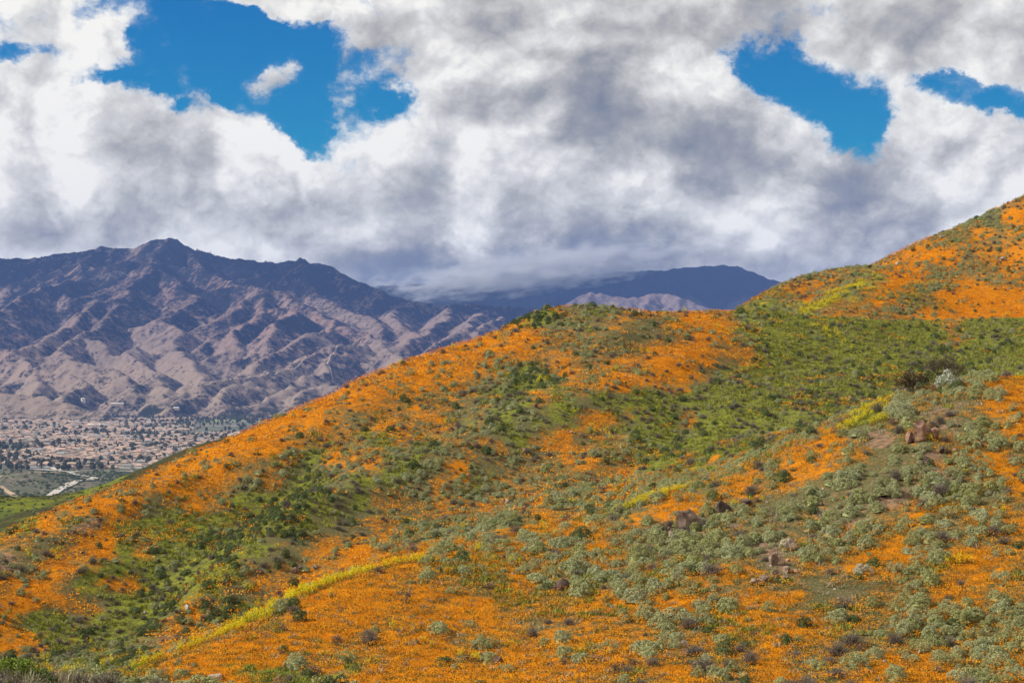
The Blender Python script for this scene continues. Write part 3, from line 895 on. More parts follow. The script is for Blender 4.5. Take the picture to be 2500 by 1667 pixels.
# ------------------------------------------------------------------ plant meshes
def mesh_from(name, verts, faces, mats, mat_idx=None, attr=None, smooth=False):
    me = bpy.data.meshes.new(name)
    me.from_pydata([tuple(v) for v in verts], [], [tuple(f) for f in faces])
    for mt in mats:
        me.materials.append(mt)
    if mat_idx is not None:
        me.polygons.foreach_set('material_index', np.asarray(mat_idx, np.int32))
    if attr is not None:
        a = me.attributes.new('tone', 'FLOAT', 'FACE')
        a.data.foreach_set('value', np.asarray(attr, np.float32))
    if smooth:
        me.polygons.foreach_set('use_smooth', np.full(len(me.polygons), True))
    me.update()
    return me


def leaf_mat(name, c0, c1, c2, rand=0.5, transl=0.0, rough=0.85):
    """leaf colour runs c0..c1 by leaf, drifting towards c2 from plant to plant"""
    m, t, b = new_mat(name)
    a = t.node('ShaderNodeAttribute'); a.attribute_name = 'tone'
    oi = t.node('ShaderNodeObjectInfo')
    col = t.mix(a.outputs['Fac'], c0, c1)
    col = t.mix(t.math('MULTIPLY', oi.outputs['Random'], rand), col, c2)
    t.l.new(col, b.inputs['Base Color'])
    b.inputs['Roughness'].default_value = rough
    b.inputs['Specular IOR Level'].default_value = 0.12
    return m


M_SAGE = leaf_mat('sage_leaf', (0.235, 0.255, 0.130), (0.380, 0.395, 0.235), (0.255, 0.262, 0.085), 0.8)
M_PALE = leaf_mat('silver_leaf', (0.30, 0.32, 0.24), (0.46, 0.48, 0.40), (0.30, 0.32, 0.24), 0.3)
M_DARK = leaf_mat('dark_leaf', (0.060, 0.085, 0.026), (0.125, 0.160, 0.055), (0.085, 0.10, 0.040), 0.6)
M_DRY = leaf_mat('dry_twig', (0.105, 0.080, 0.064), (0.215, 0.175, 0.150), (0.17, 0.155, 0.115), 0.55)
M_BROWN = leaf_mat('brown_leaf', (0.050, 0.036, 0.018), (0.115, 0.085, 0.036), (0.07, 0.06, 0.02), 0.3)
M_GREEN = leaf_mat('fresh_leaf', (0.09, 0.14, 0.018), (0.23, 0.30, 0.045), (0.12, 0.16, 0.02), 0.3)
M_POPPY = leaf_mat('poppy_petal', (0.51, 0.142, 0.001), (0.66, 0.253, 0.002), (0.65, 0.285, 0.002), 0.8)
M_PLEAF = leaf_mat('poppy_leaf', (0.075, 0.10, 0.022), (0.15, 0.175, 0.05), (0.12, 0.13, 0.04), 0.5)
M_MUST = leaf_mat('mustard_flower', (0.60, 0.48, 0.006), (0.76, 0.65, 0.020), (0.62, 0.46, 0.01), 0.5)
M_GRASS = leaf_mat('grass_blade', (0.165, 0.185, 0.022), (0.290, 0.310, 0.040), (0.20, 0.19, 0.06), 0.7)
M_STRAW = leaf_mat('straw_blade', (0.20, 0.165, 0.10), (0.36, 0.31, 0.21), (0.17, 0.16, 0.07), 0.4)
M_BARK = leaf_mat('bark', (0.09, 0.07, 0.055), (0.16, 0.13, 0.11), (0.10, 0.08, 0.06), 0.3)


def leaf_quad(V, Fc, T, p, nrm, size, rng, aspect=1.7, tone=None):
    nrm = np.asarray(nrm, float); nrm = nrm / (np.linalg.norm(nrm) + 1e-9)
    a = rng.normal(0, 1, 3); a -= nrm * (a @ nrm); a /= np.linalg.norm(a) + 1e-9
    b = np.cross(nrm, a)
    L = size * 0.5 * aspect; W = size * 0.5
    k = len(V)
    V += [p - a * L, p + b * W, p + a * L, p - b * W]
    Fc.append((k, k + 1, k + 2, k + 3))
    T.append(rng.random() if tone is None else tone)


def core_dome(V, Fc, T, rad, h, rng, n=10, m=4, bump=0.18):
    """closed lumpy body inside the foliage"""
    k = len(V)
    ring = []
    for i in range(m):
        f = i / m
        for j in range(n):
            a = 2 * math.pi * j / n
            r = math.cos(f * math.pi / 2) * rad * (1 + rng.uniform(-bump, bump))
            V.append(np.array([r * math.cos(a), r * math.sin(a), -0.08 * h + math.sin(f * math.pi / 2) * h * (1 + rng.uniform(-bump, bump) * 0.5)]))
    V.append(np.array([0, 0, h]))
    for i in range(m - 1):
        for j in range(n):
            Fc.append((k + i * n + j, k + i * n + (j + 1) % n, k + (i + 1) * n + (j + 1) % n, k + (i + 1) * n + j)); T.append(0.1)
    for j in range(n):
        Fc.append((k + (m - 1) * n + j, k + (m - 1) * n + (j + 1) % n, k + m * n)); T.append(0.1)


def make_shrub(name, seed, mat, lobes=26, leaves=80, leaf=0.032, h=0.62, spread=1.0, loose=0.10, irr=0.0):
    """low mound about one metre across, built of rounded leafy heads"""
    rng = np.random.default_rng(seed)
    V, Fc, T = [], [], []
    rx, ry = 0.46 * rng.uniform(0.9, 1.1), 0.46 * rng.uniform(0.85, 1.1)
    core_dome(V, Fc, T, 0.36 if not irr else 0.17, h * (0.66 if not irr else 0.4), rng)
    heads = []
    for i in range(lobes):
        f = (i + 0.5) / lobes
        el = math.asin(f ** 0.8 * 0.98)
        az = i * 2.39996 + rng.uniform(-0.35, 0.35)
        rr = rng.uniform(0.80, 1.06)
        if irr:
            rr *= 1 + irr * math.sin(az * 1.0 + seed) + irr * 0.7 * math.sin(az * 3 + seed * 2) + rng.normal(0, irr * 0.4)
            rr = max(rr, 0.35)
        c = np.array([rx * math.cos(el) * math.cos(az) * rr, ry * math.cos(el) * math.sin(az) * rr, 0.05 + (h - 0.10) * math.sin(el) * rr])
        heads.append((c, rng.uniform(0.085, 0.150)))
    for c, r in heads:
        out = c / (np.linalg.norm(c) + 1e-6)
        tone0 = rng.uniform(0.15, 0.75)
        for _ in range(leaves):
            d = rng.normal(0, 1, 3); d /= np.linalg.norm(d)
            if d @ out < -0.35:
                d = -d
            p = c + d * r * rng.uniform(0.8, 1.0 + loose) * np.array([1, 1, 0.85])
            if p[2] < 0:
                p[2] = abs(p[2]) * 0.5
            nn = d * 0.8 + rng.normal(0, 0.55, 3) + np.array([0, 0, 0.25])
            leaf_quad(V, Fc, T, p, nn, leaf * rng.uniform(0.7, 1.3), rng, tone=np.clip(tone0 + rng.uniform(-0.3, 0.3), 0, 1))
    return mesh_from(name, V, Fc, [mat], attr=T)


def twig(V, Fc, T, p0, p1, w, rng, tone):
    d = p1 - p0
    s = np.cross(d, rng.normal(0, 1, 3)); s /= np.linalg.norm(s) + 1e-9
    s2 = np.cross(d / (np.linalg.norm(d) + 1e-9), s)
    k = len(V)
    for e in (s, s * -0.5 + s2 * 0.87, s * -0.5 - s2 * 0.87):
        V.append(p0 + e * w)
    V.append(p1)
    for a, bq in ((0, 1), (1, 2), (2, 0)):
        Fc.append((k + a, k + bq, k + 3)); T.append(tone)


def make_dry_shrub(name, seed, mat, n=190, h=0.62):
    rng = np.random.default_rng(seed)
    V, Fc, T = [], [], []
    for _ in range(n):
        az = rng.uniform(0, 2 * math.pi); el = rng.uniform(0.25, 1.45)
        d = np.array([math.cos(az) * math.cos(el), math.sin(az) * math.cos(el), math.sin(el)])
        L = rng.uniform(0.35, 0.62) * (0.75 + 0.35 * math.sin(el))
        p0 = d * L * rng.uniform(0.0, 0.35); p1 = d * L + rng.normal(0, 0.05, 3)
        tone = rng.random()
        twig(V, Fc, T, p0, p1, 0.010, rng, tone)
        for _k in range(3):
            f = rng.uniform(0.5, 1.0)
            q = p0 + (p1 - p0) * f
            twig(V, Fc, T, q, q + d * 0.08 + rng.normal(0, 0.07, 3), 0.007, rng, tone)
        for _k in range(4):
            f = rng.uniform(0.45, 1.05)
            q = p0 + (p1 - p0) * f + rng.normal(0, 0.03, 3)
            leaf_quad(V, Fc, T, q, rng.normal(0, 1, 3), 0.026, rng, 1.9)
    for v in V:
        v[2] = max(v[2] * h / 0.6, -0.02)
    return mesh_from(name, V, Fc, [mat], attr=T)


def make_tuft(name, seed, n_flower, n_leaf, rad, fl_size, hgt, mat_f, mat_l, blade=0.16):
    """patch of flowers over feathery leaves"""
    rng = np.random.default_rng(seed)
    V, Fc, T, MI = [], [], [], []
    for _ in range(n_leaf):
        r = rad * math.sqrt(rng.random()); a = rng.uniform(0, 2 * math.pi)
        p = np.array([r * math.cos(a), r * math.sin(a), 0.0])
        d = np.array([rng.normal(0, 0.45), rng.normal(0, 0.45), 1.0]); d /= np.linalg.norm(d)
        L = blade * rng.uniform(0.6, 1.2)
        s = np.cross(d, rng.normal(0, 1, 3)); s /= np.linalg.norm(s) + 1e-9
        k = len(V)
        V += [p - s * 0.012, p + s * 0.012, p + d * L]
        Fc.append((k, k + 1, k + 2)); T.append(rng.random()); MI.append(1)
    for _ in range(n_flower):
        r = rad * math.sqrt(rng.random()); a = rng.uniform(0, 2 * math.pi)
        p = np.array([r * math.cos(a), r * math.sin(a), hgt * rng.uniform(0.55, 1.1)])
        nn = np.array([rng.normal(0, 0.5) - 0.25, rng.normal(0, 0.5) - 0.15, 1.0])
        leaf_quad(V, Fc, T, p, nn, fl_size * rng.uniform(0.7, 1.25), rng, 1.05)
        MI.append(0)
    return mesh_from(name, V, Fc, [mat_f, mat_l], mat_idx=MI, attr=T)


def make_mustard(name, seed):
    rng = np.random.default_rng(seed)
    V, Fc, T, MI = [], [], [], []
    for _ in range(9):
        p0 = np.array([rng.uniform(-0.16, 0.16), rng.uniform(-0.16, 0.16), 0.0])
        p1 = p0 + np.array([rng.normal(0, 0.05), rng.normal(0, 0.05), rng.uniform(0.38, 0.62)])
        twig(V, Fc, T, p0, p1, 0.008, rng, rng.random()); MI += [1, 1, 1]
        for _k in range(2):
            leaf_quad(V, Fc, T, p0 + (p1 - p0) * rng.uniform(0.1, 0.6) + rng.normal(0, 0.03, 3), rng.normal(0, 1, 3), 0.05, rng, 1.8); MI.append(1)
        for _k in range(16):
            q = p0 + (p1 - p0) * rng.uniform(0.45, 1.08) + rng.normal(0, 0.028, 3)
            leaf_quad(V, Fc, T, q, rng.normal(0, 0.7, 3) + np.array([0, 0, 0.8]), 0.040, rng, 1.0); MI.append(0)
    return mesh_from(name, V, Fc, [M_MUST, M_PLEAF], mat_idx=MI, attr=T)


def make_grass(name, seed, mat, n=34, rad=0.26, h=0.26, lean=0.4):
    rng = np.random.default_rng(seed)
    V, Fc, T = [], [], []
    for _ in range(n):
        r = rad * math.sqrt(rng.random()); a = rng.uniform(0, 2 * math.pi)
        p = np.array([r * math.cos(a), r * math.sin(a), 0.0])
        d = np.array([rng.normal(0, lean), rng.normal(0, lean), 1.0]); d /= np.linalg.norm(d)
        L = h * rng.uniform(0.55, 1.25)
        s = np.cross(d, rng.normal(0, 1, 3)); s /= np.linalg.norm(s) + 1e-9
        w = 0.018
        mid = p + d * L * 0.55
        tip = p + d * L + np.array([d[0], d[1], -0.25]) * L * 0.25
        k = len(V)
        V += [p - s * w, p + s * w, mid + s * w * 0.8, mid - s * w * 0.8, tip]
        Fc += [(k, k + 1, k + 2, k + 3), (k + 3, k + 2, k + 4)]
        tt = rng.random(); T += [tt, tt]
    return mesh_from(name, V, Fc, [mat], attr=T)


def make_rock(name, seed, mat, flat=0.7, n=3, jag=0.28):
    import bmesh
    bm = bmesh.new()
    bmesh.ops.create_icosphere(bm, subdivisions=n, radius=0.5)
    rng = np.random.default_rng(seed)
    planes = []
    for _ in range(16):
        d = rng.normal(0, 1, 3); d /= np.linalg.norm(d)
        planes.append((d, rng.uniform(0.24, 0.42)))
    off = rng.uniform(0, 50, 3)
    for v in bm.verts:
        c = np.array(v.co)
        for d, k in planes:
            s = c @ d
            if s > k:
                c -= d * (s - k)
        nn = fbm(np.array([c[0] * 10 + off[0] + c[2] * 7]), np.array([c[1] * 10 + off[1] - c[2] * 5]), 3.0, 3, seed)[0]
        c *= 1 + jag * nn * 1.3
        c[2] *= flat
        v.co = c
    me = bpy.data.meshes.new(name)
    bm.to_mesh(me); bm.free()
    me.materials.append(mat)
    return me


def rock_mat(name, c0, c1, c2):
    m, t, b = new_mat(name)
    tc = t.node('ShaderNodeTexCoord').outputs['Object']
    P = t.node('ShaderNodeNewGeometry').outputs['Position']
    n1 = t.noise(P, 3.5, 6, 0.65); n2 = t.noise(P, 22.0, 5, 0.7); n3 = t.noise(P, 1.1, 3, 0.5)
    c = t.mix(t.rng(n1, 0.35, 0.65), c0, c1)
    c = t.mix(t.rng(n2, 0.55, 0.72), c, c2)
    c = t.mix(t.rng(n3, 0.52, 0.66), c, tuple(q * 0.6 for q in c0))
    t.l.new(c, b.inputs['Base Color'])
    bp = t.node('ShaderNodeBump'); bp.inputs['Strength'].default_value = 0.9; bp.inputs['Distance'].default_value = 0.05
    t.l.new(t.math('ADD', n2, n1), bp.inputs['Height']); t.l.new(bp.outputs[0], b.inputs['Normal'])
    return m


M_ROCK = rock_mat('brown_rock', (0.17, 0.115, 0.085), (0.30, 0.22, 0.17), (0.38, 0.31, 0.26))
M_ROCK_RED = rock_mat('red_rock', (0.20, 0.11, 0.075), (0.33, 0.20, 0.14), (0.38, 0.28, 0.22))
M_ROCK_PALE = rock_mat('pale_rock', (0.34, 0.29, 0.25), (0.48, 0.43, 0.38), (0.54, 0.50, 0.46))
M_ROCK_TAN = rock_mat('tan_rock', (0.235, 0.175, 0.135), (0.35, 0.28, 0.225), (0.42, 0.36, 0.30))
M_ROCK_DARK = rock_mat('dark_rock', (0.075, 0.05, 0.042), (0.14, 0.095, 0.075), (0.20, 0.15, 0.12))

SAGE = [make_shrub('sage_shrub_form', 110 + i, M_SAGE, lobes=(20, 34, 16)[i], h=(0.5, 0.6, 0.75)[i], loose=0.35, irr=(0.35, 0.3, 0.45)[i]) for i in range(3)] + [make_shrub('sage_shrub_form', 100 + i, M_SAGE, lobes=(22, 28, 32, 26, 30)[i], h=(0.56, 0.66, 0.60, 0.72, 0.52)[i]) for i in range(5)]
DARK = [make_shrub('dark_shrub_form', 130 + i, M_DARK, lobes=24, leaves=70, leaf=0.036, h=(0.62, 0.74, 0.80)[i], loose=0.3) for i in range(3)]
DRY = [make_dry_shrub('dry_shrub_form', 150 + i, M_DRY, h=(0.50, 0.62, 0.42)[i]) for i in range(3)]
POPPY = [make_tuft('poppy_form', 170 + i, 64, 26, 0.36, 0.036, 0.20, M_POPPY, M_PLEAF) for i in range(4)]
POPPY_FAR = [make_tuft('poppy_far_form', 180 + i, 30, 10, 0.62, 0.105, 0.22, M_POPPY, M_PLEAF, 0.18) for i in range(3)]
MUST = [make_mustard('mustard_form', 190 + i) for i in range(3)]
GRASS = [make_grass('grass_form', 200 + i, M_GRASS) for i in range(3)]
STRAW = [make_grass('straw_form', 210 + i, M_STRAW, n=26, rad=0.3, h=0.30, lean=0.5) for i in range(2)]
STONE = [make_rock('stone_form', 220 + i, mt, 0.7, 1, 0.3) for i, mt in enumerate((M_ROCK, M_ROCK_RED, M_ROCK_PALE, M_ROCK))]


# ------------------------------------------------------------------ scattering of uncountable growth (one object each)
_hidden = {}


def scatter(name, forms, P, rot, scl, idx, label, category):
    N = len(P)
    me = bpy.data.meshes.new(name)
    me.vertices.add(N)
    me.vertices.foreach_set('co', np.asarray(P, np.float32).ravel())
    a = me.attributes.new('rot', 'FLOAT_VECTOR', 'POINT'); a.data.foreach_set('vector', np.asarray(rot, np.float32).ravel())
    a = me.attributes.new('scl', 'FLOAT_VECTOR', 'POINT'); a.data.foreach_set('vector', np.asarray(scl, np.float32).ravel())
    a = me.attributes.new('form', 'INT', 'POINT'); a.data.foreach_set('value', np.asarray(idx, np.int32))
    ob = bpy.data.objects.new(name, me)
    COL.objects.link(ob)
    g = bpy.data.node_groups.new(name + '_scatter', 'GeometryNodeTree')
    g.interface.new_socket('Geometry', in_out='INPUT', socket_type='NodeSocketGeometry')
    g.interface.new_socket('Geometry', in_out='OUTPUT', socket_type='NodeSocketGeometry')
    n, l = g.nodes, g.links
    gi = n.new('NodeGroupInput'); go = n.new('NodeGroupOutput')
    iop = n.new('GeometryNodeInstanceOnPoints')
    l.new(gi.outputs[0], iop.inputs['Points'])
    jn = n.new('GeometryNodeJoinGeometry')
    for fm in reversed(forms):
        if fm.name not in _hidden:
            _hidden[fm.name] = bpy.data.objects.new(fm.name, fm)
        oi = n.new('GeometryNodeObjectInfo')
        oi.inputs['Object'].default_value = _hidden[fm.name]
        oi.inputs['As Instance'].default_value = True
        l.new(oi.outputs['Geometry'], jn.inputs[0])
    l.new(jn.outputs[0], iop.inputs['Instance'])
    iop.inputs['Pick Instance'].default_value = True

    def named(nm, typ):
        q = n.new('GeometryNodeInputNamedAttribute'); q.data_type = typ
        q.inputs['Name'].default_value = nm
        return q.outputs['Attribute']
    l.new(named('form', 'INT'), iop.inputs['Instance Index'])
    l.new(named('scl', 'FLOAT_VECTOR'), iop.inputs['Scale'])
    e2r = n.new('FunctionNodeEulerToRotation')
    l.new(named('rot', 'FLOAT_VECTOR'), e2r.inputs[0])
    l.new(e2r.outputs[0], iop.inputs['Rotation'])
    l.new(iop.outputs[0], go.inputs[0])
    md = ob.modifiers.new('scatter', 'NODES'); md.node_group = g
    ob['kind'] = 'stuff'; ob['label'] = label; ob['category'] = category
    return ob


def tilt_of(x, y, amount=0.6):
    """lean of a plant with the slope it stands on"""
    gx = _bil(_dzdx, x, y); gy = _bil(_dzdy, x, y)
    return np.arctan(gy) * amount, -np.arctan(gx) * amount


def jitter_grid(step, y0, y1, rng):
    """even but irregular places over the hillside inside the view"""
    xs = np.arange(NX0 + 2, NX1 - 2, step); ys = np.arange(y0, y1, step)
    X, Y = np.meshgrid(xs, ys)
    X = X.ravel() + rng.uniform(-0.48, 0.48, X.size) * step; Y = Y.ravel() + rng.uniform(-0.48, 0.48, Y.size) * step
    k = np.abs(X / np.maximum(Y, 1)) < 1330 / F
    X, Y = X[k], Y[k]
    Z = ground_z(X, Y)
    u, v = project(X, Y, Z)
    k = (v < 1760) & (v > 430)
    X, Y, Z = X[k], Y[k], Z[k]
    k = seen_mask(X, Y, Z + 0.35)
    return X[k], Y[k], Z[k]


def thing(ob, label, category, group=None):
    ob['label'] = label; ob['category'] = category
    if group:
        ob['group'] = group
    return ob


srng = np.random.default_rng(77)
X, Y, Z = jitter_grid(0.66, 30, 400, srng)
clump = fbm(X, Y, 6.5, 3, 51, 0.6) + 0.5 * fbm(X, Y, 2.2, 2, 52)
r = srng.random(len(X))
ps = np.clip(cover(X, Y, 4) * np.clip(0.60 + 2.1 * clump, 0.0, 1.5), 0, 0.95) * 0.9
pd = cover(X, Y, 5) * np.clip(0.8 + 1.2 * fbm(X, Y, 5.0, 3, 53), 0.1, 1.8) * 0.8
pr = cover(X, Y, 6) * np.clip(0.8 + 1.2 * fbm(X, Y, 4.0, 3, 54), 0.1, 1.8) * 0.8
# mustard lines and flower carpets keep clear of shrubs
clear = 1 - 0.8 * line_boost(X, Y)
ps *= clear; pd *= clear; pr *= clear
# the farther hill is more open
open_ = np.interp(Y, [120, 140], [1.0, 1.0])
ps *= open_; pd *= open_ * 1.1; pr *= open_
is_sage = r < ps
is_dark = (~is_sage) & (r < ps + pd)
is_dry = (~is_sage) & (~is_dark) & (r < ps + pd + pr)


def shrub_set(mask, size_lo, size_hi, n_forms, seed, flat=(0.85, 1.15)):
    g = np.random.default_rng(seed)
    x, y, z = X[mask], Y[mask], Z[mask]
    n = len(x)
    s = g.uniform(size_lo, size_hi, n) * np.exp(g.normal(0, 0.30, n))
    s = np.minimum(s, 0.92)
    sc = np.stack([s * g.uniform(0.8, 1.4, n), s * g.uniform(0.8, 1.2, n), s * g.uniform(*flat, n)], -1)
    tx, ty = tilt_of(x, y, 0.7)
    rot = np.stack([tx, ty, g.uniform(0, 6.283, n)], -1)
    P = np.stack([x, y, z - 0.04 * s], -1)
    return P, rot, sc, g.integers(0, n_forms, n)


LANDMARKS = [(1672, 1275, 62, 'the large rounded boulder'), (1768, 1250, 46, 'the upright dark boulder'), (1925, 1335, 52, 'the pale slanted slab'), (1890, 1412, 66, 'the row of ledge rocks'),
             (2250, 1070, 66, 'the red-brown outcrop'), (1376, 1435, 50, 'the dark crumbly rock'), (1218, 1618, 52, 'the lone dark rock in the poppies'), (2302, 915, 70, 'the large brown bush on the crest'),
             (2102, 1390, 50, 'the silver-white shrub'), (2012, 1300, 56, 'the rocky bank'), (530, 1650, 50, 'the whitish rock at the bottom edge'), (1452, 1350, 46, 'the tan cracked rock')]


def whereabouts(u, v, x, y):
    for lu_, lv_, lr, nm in LANDMARKS:
        if y < 125 and math.hypot(u - lu_, v - lv_) < lr:
            return 'beside ' + nm
    col_ = ('left edge', 'left', 'left of centre', 'centre', 'right of centre', 'right', 'right edge')[min(6, int(u / 2500 * 7))]
    if y > 296:
        row_ = 'on the far hill'
    elif y > 128:
        row_ = 'on the middle hill' if v < 1100 else ('low on the middle hill' if u > 700 else ('by the upper gully' if v < 1360 else ('by the middle gully' if v < 1480 else 'by the lower gully')))
    else:
        row_ = 'along the bottom' if v > 1570 else ('low on near slope' if v > 1430 else ('midway up near slope' if v > 1270 else 'high on near slope'))
    cv = [float(cover(np.array([x]), np.array([y]), k)[0]) for k in (0, 2, 3, 4)]
    on = ('in poppies', 'in grass', 'on bare soil', 'in thick sage')[int(np.argmax([cv[0], cv[1], cv[2] * 1.2, cv[3]]))]
    return '%s, %s, %s' % (on, row_, col_)


def individuals(name, forms, data, count, kind, category, group):
    """the nearest plants as things of their own, the rest returned for scattering"""
    P, rot, sc, ix = data
    u, v = project(P[:, 0], P[:, 1], P[:, 2] + 0.3)
    inview = (u > 5) & (u < 2495) & (v < 1655) & (v > 400) & seen_mask(P[:, 0], P[:, 1], P[:, 2] + 0.25 * sc[:, 2], 0.0)
    show = np.where(inview, sc[:, 0] / P[:, 1], 0)
    order = np.argsort(-show)
    pick = order[:count]
    med = np.median(sc[pick, 0])
    for i in pick:
        ob = bpy.data.objects.new(name, forms[ix[i]])
        ob.location = P[i]; ob.rotation_euler = rot[i]; ob.scale = sc[i]
        COL.objects.link(ob)
        size = 'huge' if sc[i, 0] > 1.35 * med else ('large' if sc[i, 0] > 1.08 * med else ('small' if sc[i, 0] < 0.8 * med else 'medium'))
        shape = 'tall' if sc[i, 2] > 1.05 * sc[i, 0] else ('low' if sc[i, 2] < 0.8 * sc[i, 0] else 'rounded')
        thing(ob, '%s %s %s %s' % (size, shape, kind, whereabouts(u[i], v[i], P[i, 0], P[i, 1])), category, group)
    rest = np.ones(len(P), bool); rest[pick] = False
    return [d[rest] for d in data]


d = shrub_set(is_sage, 0.40, 0.74, len(SAGE), 1)
d = individuals('sage_shrub', SAGE, d, 300, 'sage shrub', 'shrub', 'sage shrubs on the nearest slope')
# shrubs of the lower ridge join the mass
eg = np.random.default_rng(5)
ex = eg.uniform(-190, -40, 9000); ey = eg.uniform(430, 640, 9000)


def e_z(x, y):
    i = np.clip(((x + 240) / 1.6).astype(int), 0, EX.shape[1] - 1); j = np.clip(((y - 380) / 1.6).astype(int), 0, EX.shape[0] - 1)
    return EZ[j, i]


ez = e_z(ex, ey)
kk = (fbm(ex, ey, 25, 3, 61) + 0.4 * eg.normal(0, 1, len(ex))) > 0.05
ex, ey, ez = ex[kk], ey[kk], ez[kk]
es = eg.uniform(0.4, 1.1, len(ex))
half = eg.random(len(ex)) < 0.35


def join_sets(d, x, y, z, s, nf, g):
    n = len(x)
    return [np.concatenate([d[0], np.stack([x, y, z], -1)]), np.concatenate([d[1], np.stack([np.zeros(n), np.zeros(n), g.uniform(0, 6.28, n)], -1)]),
            np.concatenate([d[2], np.stack([s, s, s * 0.8], -1)]), np.concatenate([d[3], g.integers(0, nf, n)])]


d = join_sets(d, ex[half], ey[half], ez[half], es[half], len(SAGE), eg)
scatter('sage_scrub', SAGE, *d, 'grey-green sage scrub spread over the farther hillsides', 'scrub')
d = shrub_set(is_dark, 0.38, 0.72, len(DARK), 2, (0.9, 1.25))
d = individuals('green_shrub', DARK, d, 300, 'dark green shrub', 'shrub', 'dark green shrubs on the slopes')
d = join_sets(d, ex[~half], ey[~half], ez[~half], es[~half], len(DARK), eg)
scatter('dark_scrub', DARK, *d, 'dark green scrub massed in gullies and far slopes', 'scrub')
d = shrub_set(is_dry, 0.4, 0.74, len(DRY), 3)
d = individuals('dry_shrub', DRY, d, 300, 'dry brown shrub', 'shrub', 'dry shrubs on the near slope')
scatter('dry_scrub', DRY, *d, 'dry grey-brown scrub scattered over the hillsides', 'scrub')


def carpet(name, forms, step, y0, y1, chan, thr, seed, smin, smax, label, category, noise_amp=0.5, keep=1.0, lift=0.0):
    g = np.random.default_rng(seed)
    x, y, z = jitter_grid(step, y0, y1, g)
    p = chan(x, y) + noise_amp * fbm(x, y, 1.6, 3, seed + 3) + 0.85 * fbm(x * 1.0 + 0.5 * y, y * 0.6, 4.0, 3, seed + 4, 0.6) + 0.4 * fbm(x, y, 11.0, 2, seed + 5)
    k = (p > thr + g.uniform(-0.14, 0.14, len(x))) & (g.random(len(x)) < keep)
    x, y, z = x[k], y[k], z[k]
    n = len(x)
    s = g.uniform(smin, smax, n)
    tx, ty = tilt_of(x, y, 0.8)
    return [np.stack([x, y, z + lift], -1), np.stack([tx, ty, g.uniform(0, 6.283, n)], -1), np.stack([s, s, s], -1), g.integers(0, len(forms), n)]


nf = len(POPPY)
A = carpet('p', POPPY, 0.50, 40, 150, lambda x, y: cover(x, y, 0), 0.28, 301, 0.8, 1.2, '', '')
B = carpet('p', POPPY_FAR, 0.95, 150, 400, lambda x, y: cover(x, y, 0), 0.42, 302, 0.85, 1.3, '', '')
B[3] = B[3] + nf
scatter('poppies', POPPY + POPPY_FAR, *[np.concatenate([a, b_]) for a, b_ in zip(A, B)], 'carpet of orange poppies over the hillsides', 'poppies')
A = carpet('m', MUST, 0.30, 60, 125, lambda x, y: np.maximum(cover(x, y, 1), 1.2 * line_boost(x, y)), 0.86, 311, 0.5, 0.9, '', '', 0.7)
B = carpet('m', MUST, 0.75, 125, 400, lambda x, y: cover(x, y, 1), 0.86, 312, 0.9, 1.4, '', '', 0.7)
scatter('mustard', MUST, *[np.concatenate([a, b_]) for a, b_ in zip(A, B)], 'yellow flowering mustard along the crests', 'mustard')
A = carpet('g', GRASS, 0.46, 40, 150, lambda x, y: np.maximum(cover(x, y, 2) - 0.85 * cover(x, y, 0), 0.20 - 0.5 * cover(x, y, 0)), 0.36, 321, 0.6, 1.1, '', '', 0.5)
B = carpet('g', GRASS, 0.90, 150, 400, lambda x, y: cover(x, y, 2) - 0.5 * cover(x, y, 0), 0.46, 322, 1.1, 1.7, '', '', 0.5)
scatter('grass', GRASS, *[np.concatenate([a, b_]) for a, b_ in zip(A, B)], 'fresh green grass between the flowers', 'grass')
A = carpet('s', STRAW, 0.8, 40, 300, lambda x, y: 0.6 * cover(x, y, 6) + 0.4 * cover(x, y, 3), 0.30, 331, 0.45, 0.85, '', '', 0.4)
scatter('dry_grass', STRAW, *A, 'dry straw-coloured grass between the shrubs', 'dry grass')
A = carpet('st', STONE, 0.8, 50, 330, lambda x, y: cover(x, y, 3) + 0.1 * cover(x, y, 4), 0.50, 341, 0.06, 0.30, '', '', 0.7, 0.5)
scatter('loose_stones', STONE, *A, 'small loose stones on the bare soil', 'stones')

# ------------------------------------------------------------------ rocks, bushes and other single things on the near hills
def find_ground(u, v, y0=30.0, y1=460.0):
    """first point of the hillside met along a sight line"""
    ys = np.arange(y0, y1, 0.25)
    gz = ground_z((u - UC) / F * ys, ys)
    hit = np.nonzero(gz >= (VH - v) / F * ys)[0]
    y = ys[hit[0]] if len(hit) else y1
    return (u - UC) / F * y, y, float(ground_z(np.array([(u - UC) / F * y]), np.array([y]))[0])


def rock(u, v, wpx, hpx, mat, seed, label, rot=0.0, tilt=0.0, group=None):
    """v is the row of the rock's foot; sizes in photograph pixels"""
    x, y, z = find_ground(u, v)
    w = wpx / F * y; h = hpx / F * y
    me = make_rock('rock', seed, mat, 1.0, 3, 0.22)
    ob = bpy.data.objects.new('rock', me)
    ob.scale = (w * 1.08, w * 0.85, h * 1.5)
    ob.location = (x, y, z + h * 0.32)
    ob.rotation_euler = (0, tilt, rot)
    COL.objects.link(ob)
    return thing(ob, label, 'rock', group)


